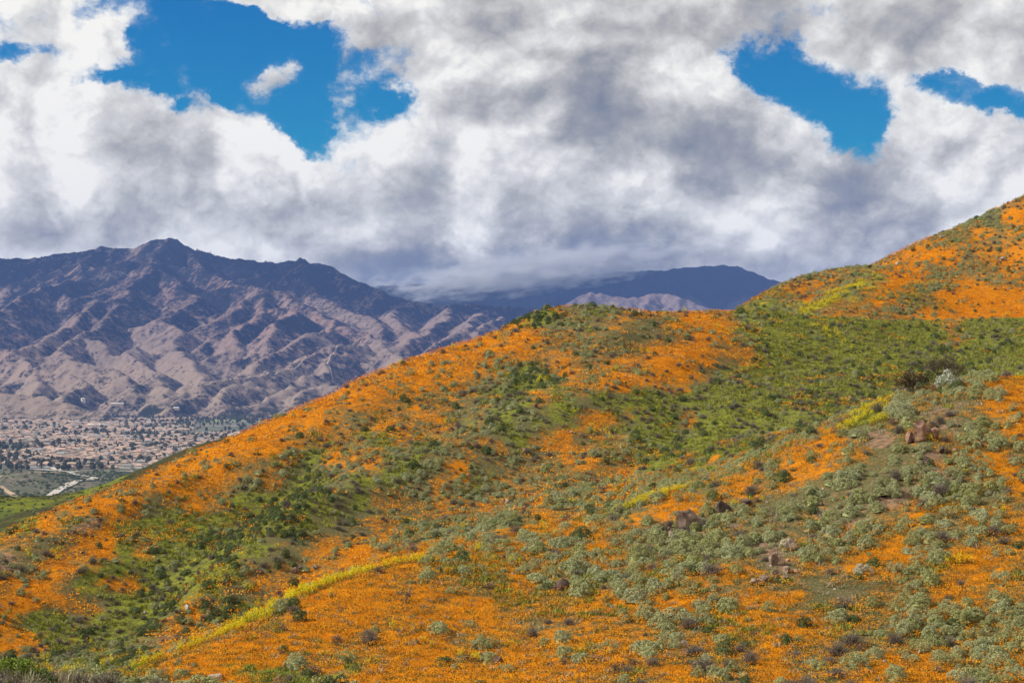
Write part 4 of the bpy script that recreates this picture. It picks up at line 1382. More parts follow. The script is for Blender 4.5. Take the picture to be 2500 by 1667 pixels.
rock(1672, 1290, 56, 46, M_ROCK, 1, 'large rounded brown boulder above the dense sage, paler cap', 0.3)
rock(1640, 1316, 26, 22, M_ROCK, 2, 'brown rock at the foot of the large rounded boulder', 1.0)
rock(1768, 1262, 38, 40, M_ROCK_DARK, 3, 'upright dark boulder standing near the crest between sage shrubs', 0.2)
rock(1733, 1268, 14, 12, M_ROCK_DARK, 4, 'small black rock between the two dark boulders', 0.5)
rock(1820, 1242, 36, 24, M_ROCK_DARK, 5, 'low dark brown boulder right of the upright dark one', 0.1)
rock(1596, 1318, 20, 14, M_ROCK_TAN, 6, 'small pale pinkish rock beside the large boulder', 0.9)
rock(1632, 1296, 16, 12, M_ROCK_DARK, 7, 'small dark rock touching the left of the large boulder', 0.2)
rock(1796, 1296, 30, 16, M_ROCK, 8, 'flat brown rocks below the upright dark boulder', 0.6)
rock(1925, 1344, 40, 30, M_ROCK_TAN, 9, 'pale slanted slab rising out of the dense sage', -0.5, -0.5)
rock(1890, 1382, 26, 30, M_ROCK, 10, 'upright brown rock below the pale slanted slab', 0.8)
rock(2003, 1288, 22, 12, M_ROCK_RED, 11, 'reddish flat stone on the rocky bank above the pale slab', 0.4, -0.3)
rock(2012, 1310, 20, 14, M_ROCK_RED, 12, 'reddish square stone on the rocky bank', 0.1)
for k, (u, v, w, h, sd) in enumerate([(1845, 1430, 36, 18, 13), (1868, 1418, 30, 18, 14), (1893, 1410, 36, 22, 15), (1915, 1416, 24, 14, 16), (1922, 1400, 30, 16, 17), (1942, 1398, 22, 12, 18)]):
    rock(u, v, w, h, M_ROCK, sd, 'brown rock in the row of ledge rocks across the sage, ' + ('lowest', 'second from its low end', 'biggest, in the middle', 'just under the middle', 'next above the middle', 'highest')[k], 0.4 * k, -0.25)
rock(2248, 1078, 62, 50, M_ROCK_RED, 19, 'big red-brown outcrop on the bare bank near the crest', 0.7, -0.5)
rock(2280, 1072, 40, 26, M_ROCK_RED, 20, 'lower red-brown rock beside the big outcrop', 0.2, -0.4)
rock(2222, 1082, 34, 28, M_ROCK_RED, 21, 'red-brown rock on the left flank of the big outcrop', 1.2, -0.3)
rock(2262, 1140, 26, 18, M_ROCK_DARK, 22, 'dark brown rock on the stony bank below the big outcrop', 0.6)
rock(2300, 1108, 24, 16, M_ROCK_DARK, 23, 'dark rock at the top of the stony bank', 1.1)
rock(2196, 1176, 18, 12, M_ROCK_RED, 24, 'small reddish rock low on the stony bank', 0.2)
rock(1376, 1442, 36, 26, M_ROCK_DARK, 25, 'dark brown crumbly rock between sage clumps in the poppies', 0.3)
rock(1452, 1362, 24, 18, M_ROCK_TAN, 26, 'tan cracked rock beside a sage shrub in the poppies', 0.8)
rock(1218, 1624, 34, 22, M_ROCK_DARK, 27, 'dark red-brown rock alone in the poppies near the bottom', 0.5, -0.2)
rock(1256, 1634, 12, 8, M_ROCK, 28, 'small brown stone just right of the lone dark rock', 0.1)
rock(1268, 1582, 18, 10, M_ROCK_DARK, 29, 'small dark stone in the poppies above the lone dark rock', 0.1)
rock(1672, 1576, 20, 18, M_ROCK_PALE, 30, 'small blue-grey stone among dry shrubs', 0.4)
rock(2246, 1598, 14, 10, M_ROCK_TAN, 31, 'small tan stone under the lowest sage clump', 0.4)
rock(1738, 1638, 30, 18, M_ROCK_TAN, 32, 'pale rock pile at the bottom beside grey shrubs', 0.9)
rock(1200, 1636, 20, 10, M_ROCK_TAN, 33, 'pale flat stone left of the lone dark rock', 0.9)
rock(458, 1487, 17, 12, M_ROCK_PALE, 34, 'white stone by the gully below the orange spur', 0.9)
rock(353, 1500, 10, 8, M_ROCK_PALE, 35, 'small whitish stone on the green gully slope', 0.1)
rock(200, 1648, 28, 18, M_ROCK_TAN, 36, 'pale rounded rock at the bottom left by the grass', 0.4)
rock(352, 1612, 14, 11, M_ROCK_TAN, 37, 'pale stone below the mustard line', 0.4)
rock(530, 1662, 40, 18, M_ROCK_PALE, 38, 'whitish rock cut by the bottom edge', 0.4)
rock(676, 1662, 26, 12, M_ROCK_DARK, 39, 'grey-brown rock cut by the bottom edge', 0.4)
rock(720, 1402, 24, 16, M_ROCK, 40, 'brown jagged rock at the dark hollow below the spur', 0.4)
rock(735, 1390, 18, 12, M_ROCK_DARK, 41, 'dark jagged rock in the hollow below the spur', 0.9)
rock(770, 1388, 18, 12, M_ROCK_TAN, 42, 'pale jagged rock right of the dark hollow', 1.4)
rock(620, 1376, 9, 8, M_ROCK_DARK, 43, 'small dark stone on the sage-covered spur', 0.4)
rock(700, 1240, 26, 20, M_ROCK_DARK, 44, 'dark rocks in the gully under the green slope', 0.4)
rock(706, 1224, 14, 10, M_ROCK, 45, 'small brown rock above the dark gully rocks', 0.2)
rock(1280, 1104, 10, 8, M_ROCK_PALE, 47, 'small pinkish stone on the sage knoll', 0.2)
rock(1450, 1108, 15, 10, M_ROCK_PALE, 48, 'pale stone by dark shrubs on the middle hill', 0.2)
rock(1308, 1092, 9, 6, M_ROCK_PALE, 49, 'tiny white stone beside poppies on the middle hill', 0.2)
rock(1396, 1058, 9, 6, M_ROCK_PALE, 50, 'tiny white stone higher on the middle hill', 0.2)
rock(1238, 1228, 12, 8, M_ROCK_PALE, 51, 'pale stone in a poppy patch low on the middle hill', 0.2)
rock(2298, 582, 18, 8, M_ROCK_TAN, 52, 'tan rock on the skyline of the far poppy hill', 0.3, -0.5)
rock(2190, 646, 14, 6, M_ROCK_TAN, 53, 'small tan rock low on the skyline of the far poppy hill', 0.3, -0.5)
rock(2450, 637, 22, 10, M_ROCK_TAN, 54, 'pinkish rock in the sage patch of the far poppy hill', 0.3)
for k, (u, v) in enumerate([(1412, 752), (1432, 752), (1448, 753), (1470, 752), (1490, 755), (1518, 757), (1545, 762), (1562, 764)]):
    rock(u, v, 10 + 4 * (k % 3), 6 + 2 * (k % 2), M_ROCK_TAN, 60 + k, ('first', 'second', 'third', 'fourth', 'fifth', 'sixth', 'seventh', 'eighth')[k] + ' small tan rock from the left along the top of the middle hill', k * 0.7)


# woody bushes: tapered stems that fork, a crown of leaves around the twig ends
def woody(name, u, v, wpx, hpx, mat, seed, label, category, n_leaf=2600, leaf=0.055, gaps=0.45, lean=0.0, depth=None):
    rng = np.random.default_rng(seed)
    if depth is None:
        x, y, z = find_ground(u, v)
    else:
        x, y = (u - UC) / F * depth, depth
        z = float(ground_z(np.array([x]), np.array([y]))[0])
    W = wpx / F * y; H = hpx / F * y
    if depth is not None:
        H = (VH - v) / F * y - z       # v then marks the top of the crown
    root = bpy.data.objects.new(name, None)
    root.location = (x, y, z - 0.05); root.empty_display_size = 0.2
    COL.objects.link(root)
    thing(root, label, category)
    V, Fc, T = [], [], []
    ends = []

    def limb(p, d, L, w, lev):
        q = p + d * L
        s = np.cross(d, [0.3, 0.9, 0.2]); s /= np.linalg.norm(s)
        s2 = np.cross(d, s)
        k = len(V)
        for (c, ww) in ((p, w), (q, w * 0.62)):
            for a in range(5):
                an = 2 * math.pi * a / 5
                V.append(c + (s * math.cos(an) + s2 * math.sin(an)) * ww)
        for a in range(5):
            Fc.append((k + a, k + (a + 1) % 5, k + 5 + (a + 1) % 5, k + 5 + a)); T.append(rng.random())
        if lev == 0:
            ends.append(q)
            return
        for _ in range(3):
            nd = d + rng.normal(0, 0.42, 3) + np.array([0, 0, 0.08]); nd /= np.linalg.norm(nd)
            limb(q, nd, L * rng.uniform(0.6, 0.85), w * 0.58, lev - 1)
        if lev < 3:
            ends.append(q)
    for i in range(5):
        a = i * 1.257 + rng.uniform(-0.3, 0.3)
        d = np.array([math.cos(a) * 0.75 + lean, math.sin(a) * 0.5, 1.0]); d /= np.linalg.norm(d)
        limb(np.zeros(3), d, H * 0.34, 0.035 * H, 3)
    E = np.array(ends)
    ext = max(np.abs(E[:, 0]).max(), 1e-3)
    sx = W * 0.5 / ext; sz = H / max(E[:, 2].max(), 1e-3)
    S = np.array([sx, sx, sz])
    V = [vv * S for vv in V]
    E = E * S
    ob = bpy.data.objects.new('trunk', mesh_from('trunk', V, Fc, [M_BARK], attr=T)); COL.objects.link(ob); ob.parent = root
    V, Fc, T = [], [], []
    keep = E[rng.random(len(E)) > gaps * 0.5]
    keep = keep[keep[:, 2] > H * 0.18]
    for _ in range(n_leaf):
        c = keep[rng.integers(len(keep))]
        p = c + rng.normal(0, 0.055, 3) * np.array([W, W, H * 1.2])
        leaf_quad(V, Fc, T, p, rng.normal(0, 1, 3) + np.array([0, 0, 0.5]), leaf * rng.uniform(0.7, 1.3), rng, 1.6)
    ob = bpy.data.objects.new('crown', mesh_from('crown', V, Fc, [mat], attr=T)); COL.objects.link(ob); ob.parent = root
    return root


woody('ridge_bush', 2302, 932, 104, 56, M_BROWN, 1, 'large dark brown bush on the near crest against the green bowl', 'bush', 3000, 0.075)
woody('ridge_bush', 2226, 962, 90, 54, M_BROWN, 2, 'smaller sprawling dark bush left of the large brown one on the crest', 'bush', 1500, 0.065, 0.7)
woody('green_bush', 40, 1606, 130, 84, M_GREEN, 4, 'fresh bright green leafy bush in the bottom left corner', 'bush', 5200, 0.026, 0.2, depth=36.0)
woody('lone_tree', 2124, 657, 9, 11, M_DARK, 6, 'tiny dark lone tree on the skyline of the far hill', 'tree', 260, 0.10, 0.2)


def single_shrub(u, v, wpx, hpx, form, label, seed, mat=None):
    name = 'silver_shrub' if mat else 'sage_shrub'
    x, y, z = find_ground(u, v)
    me = form
    if mat is not None:
        me = form.copy(); me.materials.clear(); me.materials.append(mat)
    ob = bpy.data.objects.new(name, me)
    s = wpx / F * y
    ob.location = (x, y, z - 0.03); ob.scale = (s, s, hpx / F * y / 0.62); ob.rotation_euler = (0, 0, seed)
    COL.objects.link(ob)
    return thing(ob, label, 'shrub')


single_shrub(2318, 948, 62, 36, SAGE[1], 'pale silvery shrub in front of the large brown bush on the crest', 0.4, M_PALE)
single_shrub(2102, 1404, 44, 32, SAGE[0], 'pale silver-white round shrub at the edge of a poppy patch', 1.4, M_PALE)
single_shrub(2196, 1018, 78, 40, make_shrub('big_sage', 401, M_SAGE, lobes=70, leaves=90, leaf=0.019), 'big grey sage mound below the dark bushes on the crest', 2.0)
single_shrub(1560, 1372, 60, 46, make_shrub('big_sage', 402, M_SAGE, lobes=50, leaves=90, leaf=0.024), 'tall yellow-green sage mound left of the dense sage thicket', 0.4)

# tall dry grass stalks around the corner bush
gg = np.random.default_rng(9)
gu = gg.uniform(-20, 250, 520); gyy = gg.uniform(34, 50, 520)
gx = (gu - UC) / F * gyy
TALL = [make_grass('tall_straw_form', 240 + i, M_STRAW, n=16, rad=0.14, h=0.5, lean=0.22) for i in range(2)]
gz = ground_z(gx, gyy)
ss = gg.uniform(0.5, 1.0, 520)
_gu, _gv = project(gx, gyy, gz + 0.4 * ss)
_k = _gv > 1585 + 0.35 * np.maximum(_gu, 0)
scatter('tall_dry_grass', TALL, np.stack([gx, gyy, gz], -1)[_k], np.stack([np.zeros(520), np.zeros(520), gg.uniform(0, 6.28, 520)], -1)[_k], np.stack([ss, ss, ss], -1)[_k],
        gg.integers(0, 2, 520)[_k], 'tall dry grass stalks around the corner bush', 'dry grass')

# ------------------------------------------------------------------ the town on the valley floor
def plain_mat(name, col, rough=0.9, var=0.25, scale=0.4):
    m, t, b = new_mat(name)
    P = t.node('ShaderNodeNewGeometry').outputs['Position']
    oi = t.node('ShaderNodeObjectInfo')
    n = t.noise(P, scale, 4, 0.6)
    f = t.math('ADD', t.math('MULTIPLY', n, var), t.math('MULTIPLY', oi.outputs['Random'], var))
    c = t.mix(f, tuple(q * 1.12 for q in col), tuple(q * 0.62 for q in col))
    t.l.new(c, b.inputs['Base Color'])
    b.inputs['Roughness'].default_value = rough
    return m


M_STUCCO = [plain_mat('cream_stucco', (0.52, 0.43, 0.34)), plain_mat('tan_stucco', (0.47, 0.37, 0.28)), plain_mat('white_stucco', (0.60, 0.56, 0.50))]
M_TILE = [plain_mat('tan_roof_tile', (0.40, 0.295, 0.225), var=0.6), plain_mat('brown_roof_tile', (0.33, 0.25, 0.20), var=0.6),
          plain_mat('red_roof_tile', (0.48, 0.31, 0.23), var=0.6), plain_mat('grey_roof_tile', (0.30, 0.29, 0.28), var=0.6)]
M_WIN = plain_mat('dark_glass', (0.05, 0.06, 0.07), 0.2)
M_DOOR = plain_mat('garage_door', (0.55, 0.52, 0.47))
M_TREE = leaf_mat('town_tree_leaf', (0.040, 0.052, 0.026), (0.090, 0.105, 0.048), (0.085, 0.080, 0.045), 0.6)
M_TRUNK = leaf_mat('town_tree_bark', (0.09, 0.07, 0.05), (0.12, 0.10, 0.08), (0.1, 0.08, 0.06), 0.3)


def box(V, Fc, x0, x1, y0, y1, z0, z1):
    k = len(V)
    V += [(x0, y0, z0), (x1, y0, z0), (x1, y1, z0), (x0, y1, z0), (x0, y0, z1), (x1, y0, z1), (x1, y1, z1), (x0, y1, z1)]
    Fc += [(k, k + 3, k + 2, k + 1), (k + 4, k + 5, k + 6, k + 7), (k, k + 1, k + 5, k + 4), (k + 1, k + 2, k + 6, k + 5), (k + 2, k + 3, k + 7, k + 6), (k + 3, k, k + 4, k + 7)]


def hip_roof(V, Fc, x0, x1, y0, y1, z, h, inset, over=0.6):
    x0 -= over; x1 += over; y0 -= over; y1 += over
    k = len(V)
    if (x1 - x0) >= (y1 - y0):
        yc = (y0 + y1) / 2
        V += [(x0, y0, z), (x1, y0, z), (x1, y1, z), (x0, y1, z), (x0 + inset, yc, z + h), (x1 - inset, yc, z + h)]
        Fc += [(k, k + 1, k + 5, k + 4), (k + 1, k + 2, k + 5), (k + 2, k + 3, k + 4, k + 5), (k + 3, k, k + 4), (k, k + 3, k + 2, k + 1)]
    else:
        xc = (x0 + x1) / 2
        V += [(x0, y0, z), (x1, y0, z), (x1, y1, z), (x0, y1, z), (xc, y0 + inset, z + h), (xc, y1 - inset, z + h)]
        Fc += [(k, k + 1, k + 4), (k + 1, k + 2, k + 5, k + 4), (k + 2, k + 3, k + 5), (k + 3, k, k + 4, k + 5), (k, k + 3, k + 2, k + 1)]


def house_forms():
    out = []
    specs = [((-8, 8, -5, 5, 3.0, 5.0), (2, 8, -9, -5), 2.6), ((-7, 7, -5.5, 5.5, 5.8, 0.2), (-7, -1, -10, -5.5), 2.6),
             ((-9, 9, -4.5, 4.5, 3.0, 4.0), None, 2.3), ((-6.5, 6.5, -6, 6, 5.8, 4.5), (0.5, 6.5, -9.5, -6), 2.4)]
    for (x0, x1, y0, y1, hw, ins), wing, rh in specs:
        wv, wf, rv, rf, nv, nf_, dv, df = [], [], [], [], [], [], [], []
        box(wv, wf, x0, x1, y0, y1, -1.0, hw)
        hip_roof(rv, rf, x0, x1, y0, y1, hw, rh, ins)
        if wing:
            a, b_, c, d_ = wing
            box(wv, wf, a, b_, c, d_ + 0.5, -1.0, 2.9)
            hip_roof(rv, rf, a, b_, c, d_ + 3.5, 2.92, 1.7, 0.3)
            box(dv, df, a + 0.7, b_ - 0.7, c - 0.06, c + 0.05, 0.0, 2.3)
        else:
            box(dv, df, x0 + 0.7, x0 + 5.3, y0 - 0.06, y0 + 0.05, 0.0, 2.3)
        for zz in ([1.0, 3.9] if hw > 4 else [1.0]):
            for xx in (x0 + 1.4, (x0 + x1) / 2 - 0.8, x1 - 3.0):
                if zz < 2 and wing and wing[0] - 1.7 < xx < wing[1]:
                    continue
                if zz < 2 and not wing and xx < x0 + 5.4:
                    continue
                box(nv, nf_, xx, xx + 1.6, y0 - 0.05, y0 + 0.05, zz, zz + 1.2)
        out.append((wv, wf, rv, rf, nv, nf_, dv, df))
    return out


HF = house_forms()
WALLS, ROOFS, WINS, GDOORS, JOINED = {}, {}, {}, {}, []
for fi, (wv, wf, rv, rf, nv, nf_, dv, df) in enumerate(HF):
    WINS[fi] = mesh_from('windows', nv, nf_, [M_WIN]); GDOORS[fi] = mesh_from('garage_door', dv, df, [M_DOOR])
    for s in range(3):
        WALLS[fi, s] = mesh_from('wall', wv, wf, [M_STUCCO[s]])
    for s in range(4):
        ROOFS[fi, s] = mesh_from('roof', rv, rf, [M_TILE[s]])
    for s in range(4):
        V = list(wv); Fc = list(wf); MI = [0] * len(wf)
        for vv, ff, mi in ((rv, rf, 1), (nv, nf_, 2), (dv, df, 3)):
            k = len(V); V += vv; Fc += [tuple(q + k for q in f) for f in ff]; MI += [mi] * len(ff)
        JOINED.append(mesh_from('house_form', V, Fc, [M_STUCCO[(fi + s) % 3], M_TILE[s], M_WIN, M_DOOR], mat_idx=MI))


def town_tree(seed, kind):
    """(trunk mesh, crown mesh) for a tree about ten metres tall"""
    rng = np.random.default_rng(seed)
    V, Fc, T = [], [], []
    H = 10.0
    k = 0
    for i in range(5):
        a0 = 2 * math.pi * i / 5
        V.append(np.array([0.35 * math.cos(a0), 0.35 * math.sin(a0), -0.5]))
    for i in range(5):
        a0 = 2 * math.pi * i / 5
        V.append(np.array([0.18 * math.cos(a0), 0.18 * math.sin(a0), H * 0.62]))
    for i in range(5):
        Fc.append((i, (i + 1) % 5, 5 + (i + 1) % 5, 5 + i)); T.append(0.4)
    tr = mesh_from('trunk', V, Fc, [M_TRUNK], attr=T)
    V, Fc, T = [], [], []
    n = 150
    for _ in range(n):
        f = rng.random()
        if kind == 'cypress':
            z = H * (0.06 + 0.94 * f); r = 1.1 * (1 - f) ** 0.6 + 0.15
        elif kind == 'pine':
            z = H * (0.22 + 0.78 * f); r = 2.9 * (1 - f) ** 0.75 + 0.25
        else:
            z = H * (0.26 + 0.74 * f); r = 4.3 * math.sqrt(max(0.02, 1 - (2 * f - 0.9) ** 2 / 1.25))
        a = rng.uniform(0, 2 * math.pi); q = r * rng.uniform(0.45, 1.05)
        p = np.array([q * math.cos(a), q * math.sin(a), z + rng.normal(0, 0.3)])
        leaf_quad(V, Fc, T, p, np.array([math.cos(a), math.sin(a), 0.6]) + rng.normal(0, 0.5, 3), {'cypress': 1.0, 'pine': 1.3}.get(kind, 2.0) * rng.uniform(0.7, 1.3), rng, 1.2)
    cr_ = mesh_from('crown', V, Fc, [M_TREE], attr=T)
    V2 = [tuple(v.co) for v in tr.vertices] + [tuple(v.co) for v in cr_.vertices]
    F2 = [tuple(p.vertices) for p in tr.polygons] + [tuple(q + len(tr.vertices) for q in p.vertices) for p in cr_.polygons]
    jn = mesh_from('town_tree_form', V2, F2, [M_TRUNK, M_TREE], mat_idx=[0] * len(tr.polygons) + [1] * len(cr_.polygons), attr=[0.4] * len(tr.polygons) + T)
    return tr, cr_, jn


TT = [town_tree(1, 'round'), town_tree(2, 'round'), town_tree(3, 'round'), town_tree(4, 'pine'), town_tree(5, 'cypress')]

trng = np.random.default_rng(42)


def skyline_v(u):
    """row of the near skyline (lower ridge and poppy hill) at a column"""
    sk = [(-50, 1216), (0, 1215), (69, 1214), (138, 1207), (207, 1197), (257, 1182), (290, 1166), (332, 1143), (387, 1119), (442, 1106), (500, 1100), (531, 1092), (585, 1071), (664, 1039), (744, 1002), (824, 965)]
    return np.interp(u, [q[0] for q in sk], [q[1] for q in sk])


def town_place(u, v):
    row_ = ('nearest town street', 'second street band', 'third street band', 'fourth street band', 'middle of town', 'farther town streets')[int(np.clip((1146 - v) / 10, 0, 5))]
    return '%s, %s' % (row_, ('at the left edge', 'toward the left', 'below the water tank', 'right of the water tank', 'toward the green ridge', 'against the poppy hill')[int(np.clip(u / 90, 0, 5))])


# lots: blocks of streets, each block with its own bearing
lots = []
y = 3190.0
row = 0
while y < 6350:
    x = (-40 - UC) / F * y
    xe = (720 - UC) / F * y
    while x < xe:
        lots.append((x + trng.uniform(-2, 2), y + trng.uniform(-3, 3) + 16 * math.sin(x / 140 + y / 300)))
        x += trng.uniform(17, 23)
        if trng.random() < 0.07:
            x += trng.uniform(15, 45)
    row += 1
    y += 26 if row % 2 else 38
lots = np.array(lots)
lu = UC + F * lots[:, 0] / lots[:, 1]; lv = VH - F * (FLOOR + 4) / lots[:, 1]
ok = (lv < skyline_v(lu) + 3) & (lu > -25)
# open ground: the ravine knoll in front, playing fields, the wash on the right
park = fbm(lots[:, 0], lots[:, 1], 260, 3, 71)
ok &= ~((lu > 470) & (lv < 1052) & (lv > 1018))
ok &= ~((lu < 40) & (lv > 1130))
isbuilt = ok & (park < 0.24)
hx, hy = lots[isbuilt, 0], lots[isbuilt, 1]
hu, hv = lu[isbuilt], lv[isbuilt]
n = len(hx)
hform = trng.integers(0, 4, n); hroof = trng.choice(4, n, p=[0.50, 0.22, 0.14, 0.14]); hwall = trng.integers(0, 3, n)
hrot = np.where(trng.random(n) < 0.7, 0.0, math.pi / 2) + trng.normal(0, 0.04, n) + 0.35 * fbm(hx, hy, 420, 2, 73) + np.where(trng.random(n) < 0.5, math.pi, 0)
order = np.argsort(hy)
vis = (hu > 3) & (hv < skyline_v(hu) - 2)
near = [i for i in order if vis[i]][:300]
ROOFN = ('tan tiled', 'brown tiled', 'red tiled', 'grey'); WALLN = ('cream', 'tan', 'white')
for i in near:
    e = bpy.data.objects.new('house', None)
    e.location = (hx[i], hy[i], FLOOR); e.rotation_euler = (0, 0, hrot[i])
    COL.objects.link(e)
    thing(e, '%s %s house with %s roof, %s' % (('single-storey', 'two-storey', 'long low', 'two-storey')[hform[i]], WALLN[hwall[i]], ROOFN[hroof[i]], town_place(hu[i], hv[i])), 'house', 'houses in the nearer streets of the town')
    for nm, me in (('wall', WALLS[hform[i], hwall[i]]), ('roof', ROOFS[hform[i], hroof[i]]), ('window', WINS[hform[i]]), ('garage_door', GDOORS[hform[i]])):
        c = bpy.data.objects.new(nm, me); COL.objects.link(c); c.parent = e
rest = np.ones(n, bool); rest[near] = False
k = np.nonzero(rest)[0]
scatter('distant_houses', JOINED, np.stack([hx[k], hy[k], np.full(len(k), FLOOR)], -1), np.stack([np.zeros(len(k)), np.zeros(len(k)), hrot[k]], -1), np.ones((len(k), 3)),
        (hform[k] * 4 + hroof[k]), 'pale distant houses of the valley town', 'houses')

# trees between the houses and in belts
tn = 4200
ty_ = 3130 + (6600 - 3130) * trng.random(tn) ** 1.15
tu = trng.uniform(-25, 700, tn)
tx = (tu - UC) / F * ty_
tv = VH - F * FLOOR / ty_
belt = fbm(tx, ty_, 190, 3, 81) + 0.35 * fbm(tx, ty_, 60, 2, 82)
k = (tv < skyline_v(tu) + 4) & (trng.random(tn) < np.clip(0.42 + 1.3 * belt, 0.05, 1))
tx, ty_, tu, tv = tx[k], ty_[k], tu[k], tv[k]
tn = len(tx)
tk = trng.choice(5, tn, p=[0.28, 0.26, 0.24, 0.13, 0.09])
ts = trng.uniform(0.5, 1.25, tn) * np.where(tk >= 3, 1.15, 1.0)
order = np.argsort(ty_ / ts)
vis = (tu > 3) & (tv < skyline_v(tu) - 3)
near = [i for i in order if vis[i]][:300]
TN = ('rounded dark', 'broad dark', 'bushy dark', 'pointed dark pine', 'slender dark cypress')
for i in near:
    e = bpy.data.objects.new('town_tree', None)
    e.location = (tx[i], ty_[i], FLOOR); e.rotation_euler = (0, 0, trng.uniform(0, 6.28)); e.scale = (ts[i],) * 3
    COL.objects.link(e)
    thing(e, '%s %s tree, %s' % ('tall' if ts[i] > 1.0 else ('small' if ts[i] < 0.75 else 'medium'), TN[tk[i]], town_place(tu[i], tv[i])), 'tree', 'trees between the nearer houses')
    for nm, me in (('trunk', TT[tk[i]][0]), ('crown', TT[tk[i]][1])):
        c = bpy.data.objects.new(nm, me); COL.objects.link(c); c.parent = e
rest = np.ones(tn, bool); rest[near] = False
k = np.nonzero(rest)[0]
# scrubby oaks along the foot of the mountains belong to the same mass of far trees
fx_ = trng.uniform(-1750, 300, 900); fy_ = trng.uniform(6150, 6900, 900)


def mtn_z(x, y):
    i = np.clip(((x - RANGE_X[0]) / 9.0).astype(int), 0, MX.shape[1] - 1); j = np.clip(((y - 5700.0) / 9.0).astype(int), 0, MX.shape[0] - 1)
    return MH[j, i]


fz_ = np.maximum(mtn_z(fx_, fy_), FLOOR)
kf = (fz_ < FLOOR + 45) & (fbm(fx_, fy_, 150, 3, 91) > -0.12)
fx_, fy_, fz_ = fx_[kf], fy_[kf], fz_[kf]
allp = np.concatenate([np.stack([tx[k], ty_[k], np.full(len(k), FLOOR)], -1), np.stack([fx_, fy_, fz_], -1)])
alls = np.concatenate([ts[k], trng.uniform(0.5, 1.1, len(fx_))])
alli = np.concatenate([tk[k], trng.integers(0, 3, len(fx_))])
scatter('distant_trees', [q[2] for q in TT], allp, np.stack([np.zeros(len(allp)), np.zeros(len(allp)), trng.uniform(0, 6.28, len(allp))], -1),
        np.stack([alls] * 3, -1), alli, 'dark trees massed through the far town and along the mountain foot', 'trees')

# conifers along the mountain crest
cp = []
for (a, b_) in zip(CRESTS[0][2:-3], CRESTS[0][3:-2]):
    p, q = np.array(mz(*a)), np.array(mz(*b_))
    L = np.linalg.norm(q - p)
    dens = 0.05 if 880 < a[0] < 1200 or 1520 < a[0] < 1880 else 0.012
    for _ in range(int(L * dens)):
        f = trng.random(); w = p + (q - p) * f + np.array([trng.normal(0, 8), trng.uniform(-30, 10), 0])
        cp.append(w)
cp = np.array(cp)
cz = mtn_z(cp[:, 0], cp[:, 1])
nn_ = len(cp)
cs = trng.uniform(0.5, 1.1, nn_)
scatter('crest_trees', [TT[3][2], TT[0][2]], np.stack([cp[:, 0], cp[:, 1], cz - 1], -1), np.stack([np.zeros(nn_), np.zeros(nn_), trng.uniform(0, 6.28, nn_)], -1), np.stack([cs] * 3, -1),
        trng.integers(0, 2, nn_), 'thin dark trees along the mountain crest', 'trees')

# ------------------------------------------------------------------ knoll and ravine in front of the town, with the road
KX, KY = np.meshgrid(np.arange(-830, -380, 5.0), np.arange(2180, 3240, 5.0))
kn = np.zeros(KX.shape)
for (u, v, yy, ru, ry, hh) in [(60, 1165, 2780, 95, 120, 13), (190, 1175, 2720, 45, 60, 6), (120, 1185, 2650, 70, 90, 7), (-40, 1190, 2600, 60, 90, 9), (300, 1152, 2950, 50, 60, 3)]:
    xc = (u - UC) / F * yy; rx_ = ru / F * yy
    kn = np.maximum(kn, hh * np.exp(-((KX - xc) / rx_) ** 2 - ((KY - yy) / ry) ** 2))
KZ = FLOOR + 0.6 + kn * (1 + 0.25 * fbm(KX, KY, 40, 3, 95)) + 1.2 * fbm(KX, KY, 60, 3, 96)
KZ -= 3.0 * np.clip((KY - 3190) / 50, 0, 1) + 3.0 * np.clip((-KX - 790) / 40, 0, 1)
m, t, b = new_mat('knoll_soil')
P = t.node('ShaderNodeNewGeometry').outputs['Position']
k1 = t.noise(P, 0.02, 4, 0.6); k2 = t.noise(P, 0.1, 5, 0.65)
c = t.mix(t.rng(k1, 0.42, 0.6), (0.075, 0.08, 0.04), (0.15, 0.125, 0.08))
c = t.mix(t.rng(k2, 0.45, 0.62), c, (0.038, 0.042, 0.022))
t.l.new(c, b.inputs['Base Color'])
knoll = structure(grid_mesh('knoll', KX, KY, KZ, m), 'scrubby knoll in front of the town')


def knoll_z(x, y):
    i = np.clip(((np.asarray(x) + 830) / 5).astype(int), 0, KX.shape[1] - 1); j = np.clip(((np.asarray(y) - 2180) / 5).astype(int), 0, KX.shape[0] - 1)
    return KZ[j, i]


def ribbon(name, pts, width, mat, lift, label, zf=None, step=6.0):
    P = resample(np.array([(*px(u, v, yy)[:2], 0.0) for u, v, yy in pts]), step)
    V, Fc = [], []
    for i in range(len(P)):
        d = P[min(i + 1, len(P) - 1), :2] - P[max(i - 1, 0), :2]; d /= np.hypot(*d) + 1e-9
        nrm = np.array([-d[1], d[0]])
        for s in (-0.5, 0.5):
            q = P[i, :2] + nrm * s * width
            zz = max(float((zf or knoll_z)(q[0], q[1])), FLOOR) + lift
            V.append((q[0], q[1], zz))
        if i:
            k = 2 * i
            Fc.append((k - 2, k - 1, k + 1, k))
    ob = bpy.data.objects.new(name, mesh_from(name, V, Fc, [mat], smooth=True))
    COL.objects.link(ob)
    return structure(ob, label)


